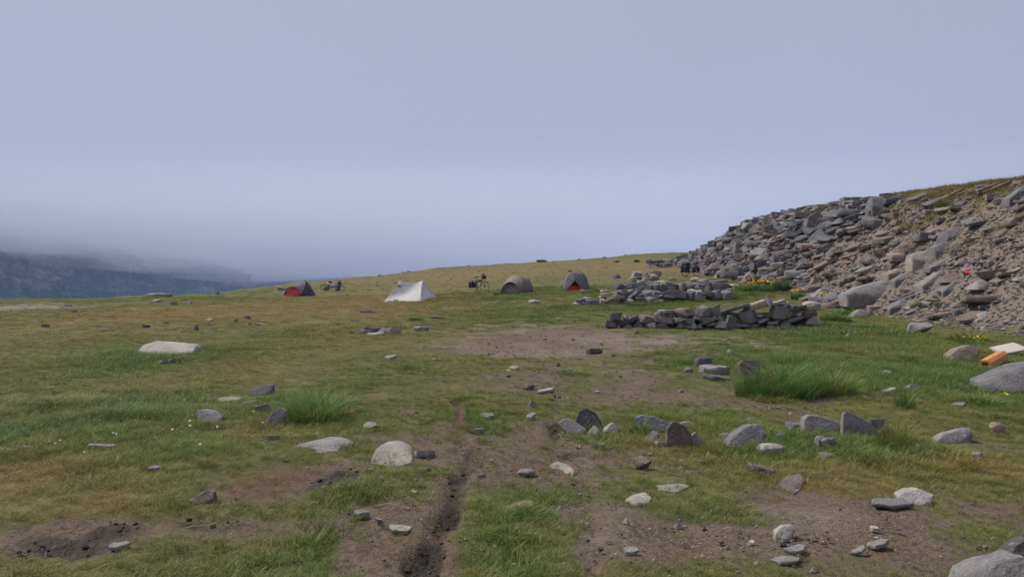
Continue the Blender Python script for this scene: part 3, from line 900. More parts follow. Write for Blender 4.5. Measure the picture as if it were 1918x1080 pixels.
# small stones strewn over the trampled ground
_pr = random.Random(5)
PEB = []
for cx, cy, rx, ry, n in [(1000, 640, 230, 50, 42), (1150, 700, 260, 40, 30), (850, 640, 160, 40, 20), (900, 500, 300, 14, 34), (700, 530, 150, 10, 14), (1000, 520, 150, 14, 14), (1400, 1010, 400, 60, 26), (1080, 900, 160, 100, 22),
                          (760, 900, 150, 110, 18), (1320, 870, 160, 30, 16), (1500, 760, 240, 20, 14)]:
    for _ in range(n):
        x, y = cx + _pr.gauss(0, .5) * rx, cy + _pr.gauss(0, .5) * ry
        if not (0 < x < 1910 and 484 < y < 1078): continue
        PEB.append((x, y, _pr.uniform(.35, 1.25)))
# ------------------------------------------------------------------ dry stone walls
def wall_root(name, x, y, label):
    g = ground_at(x, y)
    e = bpy.data.objects.new(name, None); e.location = g; e.empty_display_size = .3
    link(e); tag(e, label, 'stone wall')
    return e, g

def wall_stone(root, x0, y0, x1, y1, tone, kind, Y, dr=.8):
    _ri[0] += 1
    w = (x1 - x0) * Y / F; h = (y1 - y0) * Y / F; d = max(dr * w, .3)
    p = at_depth((x0 + x1) / 2, y1, Y)
    o = bpy.data.objects.new('stone', rock(kind, _ri[0], 2 if w * F / Y > 20 else 1))
    o.scale = (w * 1.12, d, h * 1.18)
    o.location = Vector((p.x, Y + d * .5 - .12, p.z - h * .04)) - root.location
    c = TONE[tone]; tinted(o, (c[0] * 1.38, c[1] * 1.35, c[2] * 1.3), .22); link(o, root)
    return o

near_wall, ng = wall_root('stone_windbreak', 1330, 617, 'low tumbled dry stone wall in front of the grassy bank, flat capstones on top')
NY = ng.y
k1 = lambda v: (1130 + v[0] / 9.133, 560 + v[1] / 9.133, 1130 + v[2] / 9.133, 560 + v[3] / 9.133)
k2 = lambda v: (1330 + v[0] / 9.133, 545 + v[1] / 9.133, 1330 + v[2] / 9.133, 545 + v[3] / 9.133)
for v, t, kd in [
    ((100, 245, 305, 400), 'dark', 'block'), ((30, 370, 250, 505), 'dark', 'block'), ((270, 300, 600, 450), 'dark', 'tilt'), ((330, 420, 510, 510), 'grey', 'wedge'), ((210, 440, 310, 510), 'light', 'wedge'),
    ((330, 285, 430, 350), 'grey', 'block'), ((525, 375, 700, 485), 'dark', 'wedge'), ((620, 280, 850, 430), 'brown', 'block'), ((710, 405, 890, 500), 'white', 'block'), ((835, 210, 1060, 340), 'grey', 'wedge'),
    ((950, 188, 1195, 250), 'light', 'slab'), ((850, 335, 960, 400), 'grey', 'slab'), ((890, 390, 1110, 570), 'brown', 'round'), ((960, 300, 1230, 490), 'pink', 'block'), ((1190, 175, 1600, 320), 'brown', 'block'),
    ((1600, 125, 1830, 300), 'grey', 'block'), ((1210, 320, 1440, 410), 'grey', 'tilt'), ((1250, 375, 1380, 480), 'grey', 'wedge'), ((1370, 340, 1560, 450), 'blue', 'block'), ((1410, 355, 1610, 500), 'light', 'wedge'),
    ((1530, 305, 1680, 370), 'grey', 'slab'), ((1660, 290, 1800, 400), 'grey', 'block'), ((1590, 420, 1700, 490), 'light', 'wedge'), ((1670, 320, 1900, 450), 'blue', 'tilt'), ((1780, 400, 1918, 470), 'grey', 'slab'),
    ((1060, 250, 1210, 320), 'dark', 'block'), ((1820, 100, 1990, 290), 'grey', 'block')]:
    wall_stone(near_wall, *k1(v), t, kd, NY)
for v, t, kd in [
    ((215, 225, 690, 385), 'blue', 'tilt'), ((60, 395, 215, 490), 'light', 'wedge'), ((80, 495, 290, 625), 'pale', 'wedge'), ((250, 415, 440, 640), 'blue', 'block'), ((400, 560, 660, 640), 'blue', 'slab'),
    ((510, 340, 860, 580), 'grey', 'block'), ((640, 165, 1035, 375), 'tan', 'slab'), ((800, 375, 920, 445), 'light', 'slab'), ((820, 435, 1000, 550), 'light', 'tilt'), ((880, 370, 1090, 470), 'dark', 'block'),
    ((900, 95, 1080, 240), 'blue', 'wedge'), ((1060, 150, 1290, 250), 'light', 'tilt'), ((1040, 245, 1290, 480), 'grey', 'block'), ((970, 525, 1130, 590), 'tan', 'slab'), ((945, 565, 1165, 675), 'pale', 'wedge'),
    ((1160, 200, 1350, 330), 'grey', 'tilt'), ((1300, 240, 1560, 380), 'dark', 'block'), ((1540, 230, 1670, 320), 'dark', 'block'), ((1240, 320, 1380, 500), 'brown', 'block'), ((1360, 330, 1600, 450), 'brown', 'tilt'),
    ((1330, 410, 1640, 540), 'grey', 'tilt'), ((1180, 510, 1440, 640), 'grey', 'wedge'), ((1610, 190, 1880, 330), 'pale', 'round'), ((1580, 290, 1820, 480), 'brown', 'round'), ((1640, 380, 1870, 570), 'light', 'wedge'),
    ((1490, 580, 1570, 640), 'light', 'wedge'), ((0, 545, 110, 620), 'grey', 'slab'), ((0, 455, 70, 530), 'grey', 'block'), ((690, 560, 830, 620), 'grey', 'slab'), ((1080, 470, 1200, 560), 'dark', 'block')]:
    wall_stone(near_wall, *k2(v), t, kd, NY + .1)
# hidden fill so that no daylight shows between the face stones
for i in range(12):
    x = 1150 + i * 31
    wall_stone(near_wall, x, 588 if 3 < i < 11 else 596, x + 40, 612, 'dark', 'block', NY + .28, 1.0)
S(1184, 614, 1201, 625, 'light', 'wedge', 'small stone fallen in front of the near dry stone wall')

far_wall, fg = wall_root('stone_windbreak', 1170, 568, 'long ruined dry stone wall heaped right of the grey tent')
k3 = lambda v: (1070 + v[0] / 11.28, 500 + v[1] / 11.28, 1070 + v[2] / 11.28, 500 + v[3] / 11.28)
FY = fg.y
for v, t, kd in [
    ((25, 750, 215, 820), 'pale', 'slab'), ((200, 750, 420, 835), 'light', 'slab'), ((110, 670, 290, 755), 'dark', 'slab'), ((280, 690, 610, 760), 'grey', 'slab'), ((270, 640, 470, 690), 'pale', 'slab'), ((590, 680, 710, 790), 'light', 'block'),
    ((430, 750, 650, 800), 'light', 'slab'), ((620, 485, 800, 545), 'white', 'slab'), ((640, 540, 960, 600), 'pale', 'slab'), ((560, 610, 740, 690), 'tan', 'round'), ((720, 640, 870, 770), 'dark', 'tilt'),
    ((860, 590, 1060, 740), 'pink', 'round'), ((870, 740, 1070, 810), 'light', 'round'), ((1050, 480, 1200, 600), 'brown', 'wedge'), ((980, 500, 1070, 570), 'pale', 'wedge'), ((980, 600, 1180, 740), 'brown', 'block'),
    ((1140, 380, 1290, 490), 'light', 'tilt'), ((1120, 470, 1330, 550), 'tan', 'tilt'), ((1190, 545, 1390, 670), 'grey', 'tilt'), ((1120, 680, 1330, 800), 'light', 'round'), ((1330, 560, 1500, 650), 'blue', 'wedge'),
    ((1290, 330, 1450, 430), 'grey', 'block'), ((1360, 400, 1530, 510), 'light', 'tilt'), ((1430, 640, 1560, 720), 'grey', 'slab'), ((1540, 450, 1660, 560), 'grey', 'wedge'), ((1480, 570, 1650, 640), 'blue', 'tilt'),
    ((1550, 370, 1740, 460), 'light', 'slab'), ((1730, 350, 1918, 450), 'blue', 'block'), ((1640, 610, 1840, 720), 'grey', 'block'), ((1700, 600, 1918, 680), 'light', 'tilt'), ((1730, 700, 1860, 770), 'pale', 'block'),
    ((1200, 210, 1380, 320), 'light', 'block'), ((1290, 100, 1500, 220), 'grey', 'block'), ((1360, 190, 1520, 270), 'dark', 'block'), ((1500, 130, 1650, 290), 'light', 'block'), ((1400, 280, 1560, 350), 'pale', 'slab'),
    ((1640, 180, 1840, 300), 'brown', 'block'), ((1680, 80, 1800, 150), 'pale', 'slab'), ((1640, 140, 1800, 190), 'light', 'slab'), ((1760, 90, 1918, 200), 'grey', 'block'), ((1650, 300, 1918, 360), 'light', 'slab'),
    ((1550, 770, 1670, 805), 'pale', 'slab'), ((1560, 480, 1760, 600), 'dark', 'block'), ((1860, 690, 1960, 770), 'pink', 'block')]:
    x0, y0, x1, y1 = k3(v)
    wall_stone(far_wall, x0, y0, x1, y1, t, kd, FY + max(0, (565 - y1)) * .09)
k5 = lambda v: (1180 + v[0] / 9.59, 470 + v[1] / 9.59, 1180 + v[2] / 9.59, 470 + v[3] / 9.59)
for v, t, kd in [
    ((340, 430, 510, 540), 'brown', 'block'), ((210, 410, 350, 540), 'light', 'wedge'), ((80, 400, 230, 500), 'blue', 'block'), ((440, 535, 600, 580), 'light', 'slab'), ((560, 540, 700, 600), 'pale', 'slab'), ((660, 610, 800, 650), 'pale', 'slab'),
    ((680, 645, 830, 710), 'light', 'slab'), ((790, 560, 980, 650), 'blue', 'tilt'), ((880, 590, 970, 750), 'pink', 'block'), ((940, 560, 1110, 610), 'grey', 'slab'), ((960, 610, 1110, 660), 'white', 'slab'), ((960, 660, 1100, 700), 'dark', 'slab'),
    ((1110, 590, 1270, 680), 'pink', 'block'), ((1030, 690, 1180, 770), 'white', 'round'), ((1180, 640, 1330, 720), 'tan', 'slab'), ((1170, 710, 1330, 790), 'dark', 'block'), ((980, 730, 1160, 820), 'dark', 'block'),
    ((1210, 515, 1480, 640), 'grey', 'block'), ((1400, 520, 1780, 610), 'blue', 'slab'), ((1330, 620, 1470, 740), 'brown', 'wedge'), ((1100, 475, 1260, 550), 'pale', 'round'), ((1480, 590, 1740, 680), 'dark', 'tilt'),
    ((720, 740, 850, 810), 'pale', 'wedge'), ((400, 790, 600, 870), 'light', 'tilt'), ((620, 800, 800, 850), 'pale', 'slab'), ((520, 870, 620, 950), 'tan', 'block'), ((420, 880, 520, 940), 'light', 'block'), ((280, 830, 460, 940), 'blue', 'block'),
    ((90, 770, 220, 840), 'light', 'tilt'), ((100, 830, 250, 880), 'grey', 'slab'), ((1700, 670, 1900, 710), 'pale', 'slab'), ((1790, 600, 1960, 670), 'pale', 'slab'), ((700, 480, 830, 540), 'light', 'slab')]:
    x0, y0, x1, y1 = k5(v)
    wall_stone(far_wall, x0, y0, x1, y1, t, kd, FY + max(0, (565 - y1)) * .09)
for i in range(26):     # heart of the heap
    x = 1150 + (i % 13) * 16.5; y = 558 - (i // 13) * 14
    wall_stone(far_wall, x, y - 13, x + 24, y + 4, _pr.choice(['dark', 'grey', 'blue']), 'block', FY + .35 + max(0, 562 - y) * .09)

back_wall, bg = wall_root('stone_windbreak', 1230, 502, 'short low stone heap at the far foot of the rubble bank')
for i in range(26):
    x = _pr.uniform(1208, 1252); y = _pr.uniform(491, 503)
    w = _pr.uniform(6, 13)
    wall_stone(back_wall, x, y - w * .55, x + w, y, _pr.choice(['dark', 'grey', 'blue', 'light']), _pr.choice(['block', 'wedge', 'slab']), bg.y + (503 - y) * .12)

# ------------------------------------------------------------------ quarry bank: named boulders
k7 = lambda pts: [(1480 + x / 3.856, 320 + y / 3.856) for x, y in pts]
k6 = lambda pts: [(1240 + x / 6.393, 400 + y / 6.393) for x, y in pts]
BO = [
    (k7([(590, 190), (640, 180), (790, 235), (760, 285), (650, 318), (590, 255)]), 'grey', 'large flat grey slab leaning out below the top of the bank'),
    (k7([(565, 290), (600, 262), (652, 320), (600, 352)]), 'blue', 'small block tucked under the large leaning slab'),
    (k7([(130, 330), (190, 290), (260, 330), (282, 370), (215, 430), (140, 465), (118, 390)]), 'blue', 'large smooth grey rock face on the upper rubble'),
    (k7([(370, 440), (480, 370), (560, 328), (578, 352), (480, 412), (400, 450)]), 'tan', 'long tan slab lying along the edge of the scree'),
    (k7([(1305, 355), (1360, 300), (1560, 245), (1682, 235), (1660, 290), (1500, 332), (1420, 380), (1320, 388)]), 'grey', 'very long grey slab jutting from the upper right bank'),
    (k7([(1585, 195), (1689, 110), (1760, 100), (1760, 215), (1640, 228)]), 'grey', 'big grey block at the right edge high on the bank'),
    (k7([(1490, 225), (1556, 215), (1582, 238), (1510, 260)]), 'dark', 'small dark block behind the very long slab'),
    (k7([(1010, 440), (1100, 385), (1180, 395), (1130, 465), (1020, 485)]), 'tan', 'tan block left of the very long slab'),
    (k7([(1132, 430), (1270, 395), (1352, 400), (1220, 472), (1180, 504), (1130, 484)]), 'blue', 'blue-grey block below the very long slab'),
    (k7([(878, 605), (1030, 558), (1062, 600), (1040, 660), (950, 700), (882, 642)]), 'pale', 'pale cracked slab in the middle of the scree'),
    (k7([(1030, 545), (1140, 505), (1222, 515), (1160, 590), (1090, 634), (1060, 570)]), 'light', 'light grey slab right of the pale cracked slab'),
    (k7([(726, 680), (840, 615), (882, 650), (820, 692), (760, 704)]), 'brown', 'brown block left of the pale cracked slab'),
    (k7([(706, 745), (880, 658), (932, 690), (850, 742), (760, 774)]), 'tan', 'long dark-fronted slab above the big pair of boulders'),
    (k7([(758, 785), (930, 695), (1012, 705), (1022, 750), (900, 842), (790, 854)]), 'grey', 'large long boulder, upper of the big pair'),
    (k7([(1010, 700), (1130, 630), (1168, 670), (1080, 716), (1030, 716)]), 'grey', 'grey slab wedged right of the large long boulder'),
    (k7([(958, 825), (1100, 715), (1182, 765), (1060, 862), (990, 880)]), 'light', 'light leaning slab right of the big pair'),
    (k7([(418, 885), (520, 825), (740, 785), (787, 850), (750, 928), (640, 954), (480, 940)]), 'light', 'biggest rounded boulder at the foot of the scree'),
    (k7([(1108, 865), (1180, 800), (1320, 770), (1382, 800), (1360, 862), (1250, 905), (1130, 920)]), 'grey', 'big layered boulder near the red scrap'),
    (k7([(1380, 795), (1440, 765), (1502, 800), (1450, 838), (1390, 845)]), 'brown', 'brown boulder right of the big layered boulder'),
    (k7([(566, 820), (660, 750), (730, 742), (757, 775), (640, 815)]), 'grey', 'grey slab resting on the biggest rounded boulder'),
    (k7([(716, 992), (800, 940), (902, 918), (892, 978), (790, 1015)]), 'grey', 'grey boulder with dark underside in grass at the scree foot'),
    (k7([(1198, 1005), (1260, 975), (1372, 990), (1352, 1052), (1240, 1064)]), 'blue', 'blue-grey boulder low on the scree at right'),
    (k7([(1346, 1076), (1420, 1010), (1512, 1020), (1490, 1064), (1400, 1086)]), 'light', 'pale broken boulder right of the blue-grey one'),
    (k7([(1546, 975), (1689, 910), (1770, 900), (1770, 962), (1560, 995)]), 'light', 'long pale slab at the right edge at the scree foot'),
    (k7([(1506, 466), (1590, 400), (1662, 385), (1664, 442), (1560, 474)]), 'brown', 'brown boulder high on the bank below the long slab'),
    (k7([(158, 920), (230, 850), (310, 835), (332, 892), (230, 930)]), 'light', 'pale pointed boulder above the yellow flowers'),
    (k7([(438, 1060), (500, 1000), (592, 1020), (560, 1056)]), 'light', 'grey stone in lush grass below the biggest boulder'),
    (k7([(100, 985), (150, 950), (222, 950), (210, 1005), (130, 1010)]), 'pale', 'pale boulder at the right end of the near wall'),
    (k7([(1286, 290), (1420, 230), (1502, 208), (1480, 252), (1330, 306)]), 'brown', 'dark ledge half buried in the grassy top'),
    (k7([(1586, 920), (1600, 880), (1689, 845), (1740, 860), (1700, 905)]), 'tan', 'orange-lichened rock at the right edge of the scree'),
    (k7([(340, 920), (400, 885), (430, 905), (420, 950), (350, 975)]), 'grey', 'grey block left of the biggest rounded boulder'),
    (k7([(800, 205), (860, 195), (850, 225), (790, 250)]), 'grey', 'narrow stone right of the large leaning slab'),
    (k7([(690, 200), (760, 180), (850, 190), (790, 225), (720, 220)]), 'dark', 'dark stone behind the large leaning slab'),
    (k6([(988, 750), (1060, 690), (1152, 688), (1152, 772), (1010, 784)]), 'pale', 'pale boulder in front of the rubble above the flowers'),
    (k6([(1150, 690), (1290, 688), (1342, 730), (1280, 778), (1152, 772)]), 'blue', 'dark boulder touching the pale one above the flowers'),
    (k6([(846, 664), (880, 570), (980, 468), (1062, 458), (960, 600), (900, 664)]), 'blue', 'steep smooth slab low on the rubble'),
    (k6([(556, 660), (600, 590), (700, 556), (852, 600), (830, 684), (620, 722)]), 'pink', 'big pinkish block at the foot of the rubble'),
    (k6([(270, 590), (280, 520), (350, 512), (356, 585)]), 'grey', 'square grey block behind the parked bicycle'),
    (k6([(1280, 340), (1330, 270), (1440, 260), (1442, 320), (1340, 360)]), 'pink', 'pinkish block in the middle of the rubble'),
    (k6([(1600, 660), (1690, 570), (1780, 640), (1700, 690)]), 'blue', 'blue-grey slab where rubble meets scree'),
]
for i, (pts, tone, lab) in enumerate(BO):
    stone_outline(pts, tone, .8, lab, lean=.62, seed=40 + i, sink=.2, under=.4, amp=.028, flat=False)

# ------------------------------------------------------------------ quarry bank: rubble and scree
RUB = [(1210, 488), (1290, 463), (1345, 450), (1400, 412), (1480, 390), (1560, 376), (1660, 366), (1700, 368), (1640, 425), (1560, 462), (1495, 500), (1540, 545), (1600, 570), (1560, 580), (1440, 532), (1340, 517), (1290, 512), (1225, 503)]
SCR = [(1700, 372), (1918, 340), (2500, 250), (2500, 700), (1918, 605), (1840, 600), (1690, 590), (1600, 572), (1540, 545), (1495, 500), (1560, 462), (1640, 425)]
def inside(poly, x, y):
    c = False
    for (x0, y0), (x1, y1) in zip(poly, poly[1:] + poly[:1]):
        if (y0 > y) != (y1 > y) and x < (x1 - x0) * (y - y0) / (y1 - y0) + x0: c = not c
    return c

br = random.Random(23)
cand = []
for _ in range(8200):
    Y = br.uniform(14, 84); s = br.uniform(-.04, 1.1)
    xf = float(np.interp(Y, _BY, _BF)); xc = float(np.interp(Y, _BY, _BC))
    cand.append((xf + s * (xc - xf), Y))
CX_ = np.array([c[0] for c in cand]); CY_ = np.array([c[1] for c in cand]); CZ_ = hgt(CX_, CY_)
PXc, PYc = to_pix(CX_, CY_, CZ_)
rub = []; scr = []
for x, y, z, px, py in zip(CX_, CY_, CZ_, PXc, PYc):
    if any(inside(q[0], px, py) for q in BO): continue
    if inside(RUB, px, py): rub.append((x, y, z, min(1.5, .42 * math.exp(abs(br.gauss(0, .62)))) * (.6 if bank_s(x, y) > .82 else 1)))
    elif inside(SCR, px, py): (br.random() < .5) and scr.append((x, y, z, (.6 if px > 1930 else 1) * min(1.05, .16 * math.exp(abs(br.gauss(0, .9))))))
rub.sort(key=lambda r: -r[3] / r[1]); scr.sort(key=lambda r: -r[3] / r[1])
print('rubble', len(rub), 'scree', len(scr))
bank_tones = ['pink', 'blue', 'dark', 'brown', 'grey', 'grey', 'blue', 'grey', 'light', 'blue', 'dark', 'pink', 'brown', 'grey', 'light']
scree_tones = ['pink', 'grey', 'light', 'tan', 'brown', 'blue', 'pink']
pieces = [(r, 'rub') for r in rub[:210]] + [(r, 'scr') for r in scr[:85]]
rest = [(r, 'rub') for r in rub[210:]] + [(r, 'scr') for r in scr[85:]]
def bank_piece(x, y, z, w, kind_):
    d = w * br.uniform(.55, .9); h = w * br.uniform(.26, .52)
    kd = br.choice(['tilt', 'tilt', 'tilt', 'tilt', 'slab', 'slab', 'wedge', 'block'])
    return (x, y, z - h * .3), (w, d, h), kd, br.uniform(-.55, .55), br.choice(bank_tones if kind_ == 'rub' else scree_tones)
for (x, y, z, w), k in pieces:
    loc, sc, kd, rz, tone = bank_piece(x, y, z, w, k)
    _ri[0] += 1
    o = bpy.data.objects.new('stone', rock(kd, _ri[0], 1))
    o.location = loc; o.scale = sc; o.rotation_euler = (0, 0, rz)
    tinted(o, tone, .25); link(o, ground)
# the remaining rubble, too many to name, as one heap
def join_rocks(name, items, mat):
    V, T, C = [], [], []; n = 0
    cache = {}
    for loc, sc, kd, rz, tone, i in items:
        k = (kd, i % 9)
        if k not in cache:
            me = rock(kd, i, 0); me.calc_loop_triangles()
            v = np.array([q.co[:] for q in me.vertices]); t = np.array([q.vertices[:] for q in me.loop_triangles])
            cache[k] = (v, t)
        v, t = cache[k]
        v = v * np.array(sc)
        c, s_ = math.cos(rz), math.sin(rz)
        v = v @ np.array([[c, s_, 0], [-s_, c, 0], [0, 0, 1]]) + np.array(loc)
        V.append(v); T.append(t + n); n += len(v)
        tc = TONE[tone]; kk = 1 + br.uniform(-.25, .25)
        C.append(np.tile([tc[0] * kk, tc[1] * kk, tc[2] * kk, 1], (len(v), 1)))
    me = soup_mesh(name, np.concatenate(V), np.concatenate(T), [mat], np.concatenate(C))
    return bpy.data.objects.new(name, me)

def rubble_material():
    b = NT('rubble_stone')
    pos = b.pos(); at = b.n('ShaderNodeAttribute', attribute_name='tint')
    n1 = b.noise(pos, 6, 5, .65); n2 = b.noise(pos, 30, 4, .6)
    col = b.mix(b.rng(n1, .3, .7), b.mix(1.0, at.outputs['Color'], (.66, .66, .7), 'MULTIPLY'), b.mix(1.0, at.outputs['Color'], (1.2, 1.18, 1.15), 'MULTIPLY'))
    col = b.mix(b.rng(n2, .56, .68, 0, .35), col, (.42, .41, .39))
    b.col(col); b.rough(.9, .2); b.bump(n2, .7, .02)
    return b.m
M['rubble'] = rubble_material()
items = []
for i, ((x, y, z, w), k) in enumerate(rest):
    loc, sc, kd, rz, tone = bank_piece(x, y, z, w, k); items.append((loc, sc, kd, rz, tone, i))
# fine stones of the scree and between the blocks
for i in range(26000):
    Y = 14 + 61 * br.random() ** 1.5; s = br.uniform(-.02, .95)
    xf = float(np.interp(Y, _BY, _BF)); xc = float(np.interp(Y, _BY, _BC))
    items.append(((xf + s * (xc - xf), Y), br.uniform(.04, .15) * (1 + .6 * (br.random() < .12)), i))
fx = np.array([q[0][0] for q in items if len(q) == 3]); fy = np.array([q[0][1] for q in items if len(q) == 3]); fz = hgt(fx, fy)
full = [q for q in items if len(q) == 6]
fine_it = []
for q, z in zip([q for q in items if len(q) == 3], fz):
    (x, y), w, i = q
    fine_it.append(((x, y, float(z) - w * .15), (w, w * .8, w * .45), br.choice(['slab', 'tilt', 'block']), br.uniform(0, 6), br.choice(['grey', 'grey', 'light', 'pink', 'brown', 'blue', 'tan', 'pale']), i))
rb = join_rocks('rubble', full + fine_it, M['rubble']); link(rb, ground)
tag(rb, kind='stuff')

# loose gravel and small stones strewn over the trampled ground: far too many to count
allp = [q for q in PEB + [(cx + _pr.gauss(0, .5) * rx, cy + _pr.gauss(0, .5) * ry, _pr.uniform(.12, .4)) for cx, cy, rx, ry, n in
        [(1000, 640, 260, 50, 200), (1150, 700, 260, 40, 160), (850, 640, 160, 40, 80), (900, 500, 320, 14, 200), (1400, 1010, 420, 60, 420), (1080, 900, 180, 120, 260), (760, 930, 170, 130, 200), (1260, 880, 60, 20, 200), (1500, 760, 260, 20, 160), (60, 573, 120, 6, 40), (1420, 645, 120, 8, 60)] for _ in range(n)]
        if -40 < q[0] < 1960 and 480 < q[1] < 1100]
gx_, gy_, gz_, gok = ground_many([q[0] for q in allp], [q[1] for q in allp])
peb = []
for i, ((x, y, k), X_, Y_, Z_, ok) in enumerate(zip(allp, gx_, gy_, gz_, gok)):
    if not ok: continue
    w = k * (4 + (y - 484) * .022) * Y_ / F
    peb.append(((X_, Y_, Z_ - w * .14), (w, w * .8, w * .45), _pr.choice(['slab', 'block', 'wedge']), _pr.uniform(0, 6), _pr.choice(['pale', 'light', 'grey', 'tan', 'grey', 'pink', 'brown']), i))
gv = link(join_rocks('gravel', peb, M['rubble']))
tag(gv, 'loose small stones and grit strewn over the trampled ground', 'gravel', kind='stuff')
lap('d_stones')

# crumbs of dug-up soil along the ruts and in the mud
r = np.random.RandomState(55); nq = 9000
cy_ = np.sqrt(3.0 ** 2 + (12.0 ** 2 - 3.0 ** 2) * r.rand(nq)); cx_ = (r.rand(nq) * 2 - 1) * .74 * cy_
_l, _d, di_, mu_, _r, _g, _s = zones(cx_, cy_)
kk_ = r.rand(nq) < np.clip((di_ - .3) * .9, 0, .5) + mu_ * .9
cx_, cy_, mu_ = cx_[kk_], cy_[kk_], mu_[kk_]; cz_ = hgt(cx_, cy_)
TONE['soil'] = (.115, .085, .064); TONE['wetsoil'] = (.032, .025, .02)
crumbs = []
for i, (x, y, z, mm) in enumerate(zip(cx_, cy_, cz_, mu_)):
    w = (.006 + .022 * r.rand() ** 3) * (1 + 1.0 * mm)
    crumbs.append(((x, y, z - w * .15), (w, w * .85, w * .6), 'round', r.rand() * 6, 'wetsoil' if mm > .3 else 'soil', i))
cb2 = link(join_rocks('soil_crumbs', crumbs, simple_mat('soil_crumb', (.1, .07, .055), .9, .2) if False else M['rubble']))
tag(cb2, 'crumbs of dark soil churned up along the ruts', 'soil', kind='stuff')
lap('d2')

# ------------------------------------------------------------------ fabric and metal
def fabric(name, col, rough=.75, transl=0.0):
    b = NT(name)
    pos = b.pos()
    f = b.noise(pos, 3.5, 4, .6); w = b.noise(pos, 60, 2)
    b.col(b.mix(b.rng(f, .3, .7), tuple(c * .86 for c in col), tuple(min(1, c * 1.12) for c in col)))
    b.rough(rough, .35)
    b.bump(b.math('ADD', b.math('MULTIPLY', f, 1.0), b.math('MULTIPLY', w, .1)), .5, .05)
    M[name] = b.m
    return b.m
FW = fabric('white_tent_cloth', (.64, .63, .63)); FWE = fabric('white_tape', (.72, .71, .69))
FD = fabric('slate_tent_cloth', (.075, .07, .085)); FR = fabric('red_tent_cloth', (.40, .022, .03)); FRB = fabric('red_groundsheet', (.52, .02, .012))
FT = fabric('tan_tent_cloth', (.17, .145, .12)); FTD = fabric('brown_tent_cloth', (.12, .095, .085)); FG = fabric('grey_tent_cloth', (.135, .145, .145))
FB = fabric('dark_mesh_and_shade', (.012, .01, .012)); FBL = fabric('black_bag', (.013, .014, .018), .55); FGR = fabric('grey_cover', (.3, .31, .31)); FNV = fabric('navy_bag', (.012, .014, .03), .5)  # the dark mesh cloth also paints the shaded door gap of the tan tent
FBLU = fabric('blue_bag', (.06, .10, .25)); FRED = fabric('red_scrap', (.75, .05, .02))
MB = simple_mat('black_metal', (.012, .012, .013), .35, .5); MS = simple_mat('steel', (.3, .3, .31), .3, .6); MRUB = simple_mat('rubber', (.016, .016, .016), .8); MW = simple_mat('white_plastic', (.6, .6, .58), .5)
MPOLE = simple_mat('pole_alloy', (.07, .06, .06), .4, .5); MTIRE = simple_mat('tan_tyre_wall', (.30, .27, .22), .8)
WOOD = NT('fresh_timber'); _p = WOOD.pos(); _n = WOOD.noise(WOOD.mapping(_p, (3, 3, 24)), 6, 4)
WOOD.col(WOOD.mix(_n, (.42, .17, .05), (.58, .28, .10))); WOOD.rough(.7); WOOD.bump(_n, .3, .005); WOOD = WOOD.m
GWOOD = NT('weathered_wood'); _p = GWOOD.pos(); _n = GWOOD.noise(GWOOD.mapping(_p, (4, 22, 22)), 5, 5, .7)
GWOOD.col(GWOOD.mix(GWOOD.rng(_n, .3, .7), (.28, .26, .24), (.62, .59, .55))); GWOOD.rough(.85); GWOOD.bump(_n, .5, .006); GWOOD = GWOOD.m

def root_at(name, x, y, label, cat, rz=0.0, group=None, dz=0.0):
    g = ground_at(x, y)
    e = bpy.data.objects.new(name, None); e.location = (g.x, g.y, gz(g.x, g.y) + dz); e.rotation_euler = (0, 0, rz); e.empty_display_size = .3
    link(e); tag(e, label, cat, group)
    return e

def tube_mesh(paths, r, seg=6, closed=False):
    V, Fc = [], []
    for path in paths:
        P = [Vector(p) for p in path]
        n0 = len(V); L = len(P)
        for i, p in enumerate(P):
            a = P[(i - 1) % L] if (closed or i > 0) else P[i]
            b_ = P[(i + 1) % L] if (closed or i < L - 1) else P[i]
            t = (b_ - a).normalized()
            u = t.cross(Vector((0.13, .31, 1))); u = u.normalized() if u.length > 1e-4 else Vector((1, 0, 0))
            w = t.cross(u)
            rr = r[i] if isinstance(r, (list, tuple)) else r
            for k in range(seg):
                an = 2 * math.pi * k / seg
                V.append(p + (u * math.cos(an) + w * math.sin(an)) * rr)
        for i in range(L if closed else L - 1):
            for k in range(seg):
                a_, b2 = n0 + i * seg + k, n0 + i * seg + (k + 1) % seg
                c_, d_ = n0 + ((i + 1) % L) * seg + (k + 1) % seg, n0 + ((i + 1) % L) * seg + k
                Fc.append((a_, b2, c_, d_))
        if not closed:
            Fc.append(tuple(n0 + k for k in range(seg))[::-1]); Fc.append(tuple(n0 + (L - 1) * seg + k for k in range(seg)))
    return V, Fc

def tube(name, paths, r, mat, parent, seg=6, closed=False):
    V, Fc = tube_mesh(paths, r, seg, closed)
    return mesh_obj(name, V, Fc, mat, parent, smooth=True)

def thick(o, t):
    m = o.modifiers.new('thickness', 'SOLIDIFY'); m.thickness = t; m.offset = 0
    return o

def bag(name, c, size, mat, parent, rot=(0, 0, 0), bev=.25):
    """soft bag: box with well rounded, slightly bulged sides"""
    bm = bmesh.new(); bmesh.ops.create_cube(bm, size=1.0)
    bmesh.ops.scale(bm, vec=size, verts=bm.verts[:])
    bmesh.ops.bevel(bm, geom=bm.edges[:], offset=min(size) * bev, segments=3, affect='EDGES', profile=.6)
    me = bpy.data.meshes.new(name); bm.to_mesh(me); bm.free(); me.materials.append(mat)
    me.polygons.foreach_set('use_smooth', [True] * len(me.polygons))
    o = bpy.data.objects.new(name, me); o.location = c; o.rotation_euler = rot
    return link(o, parent)

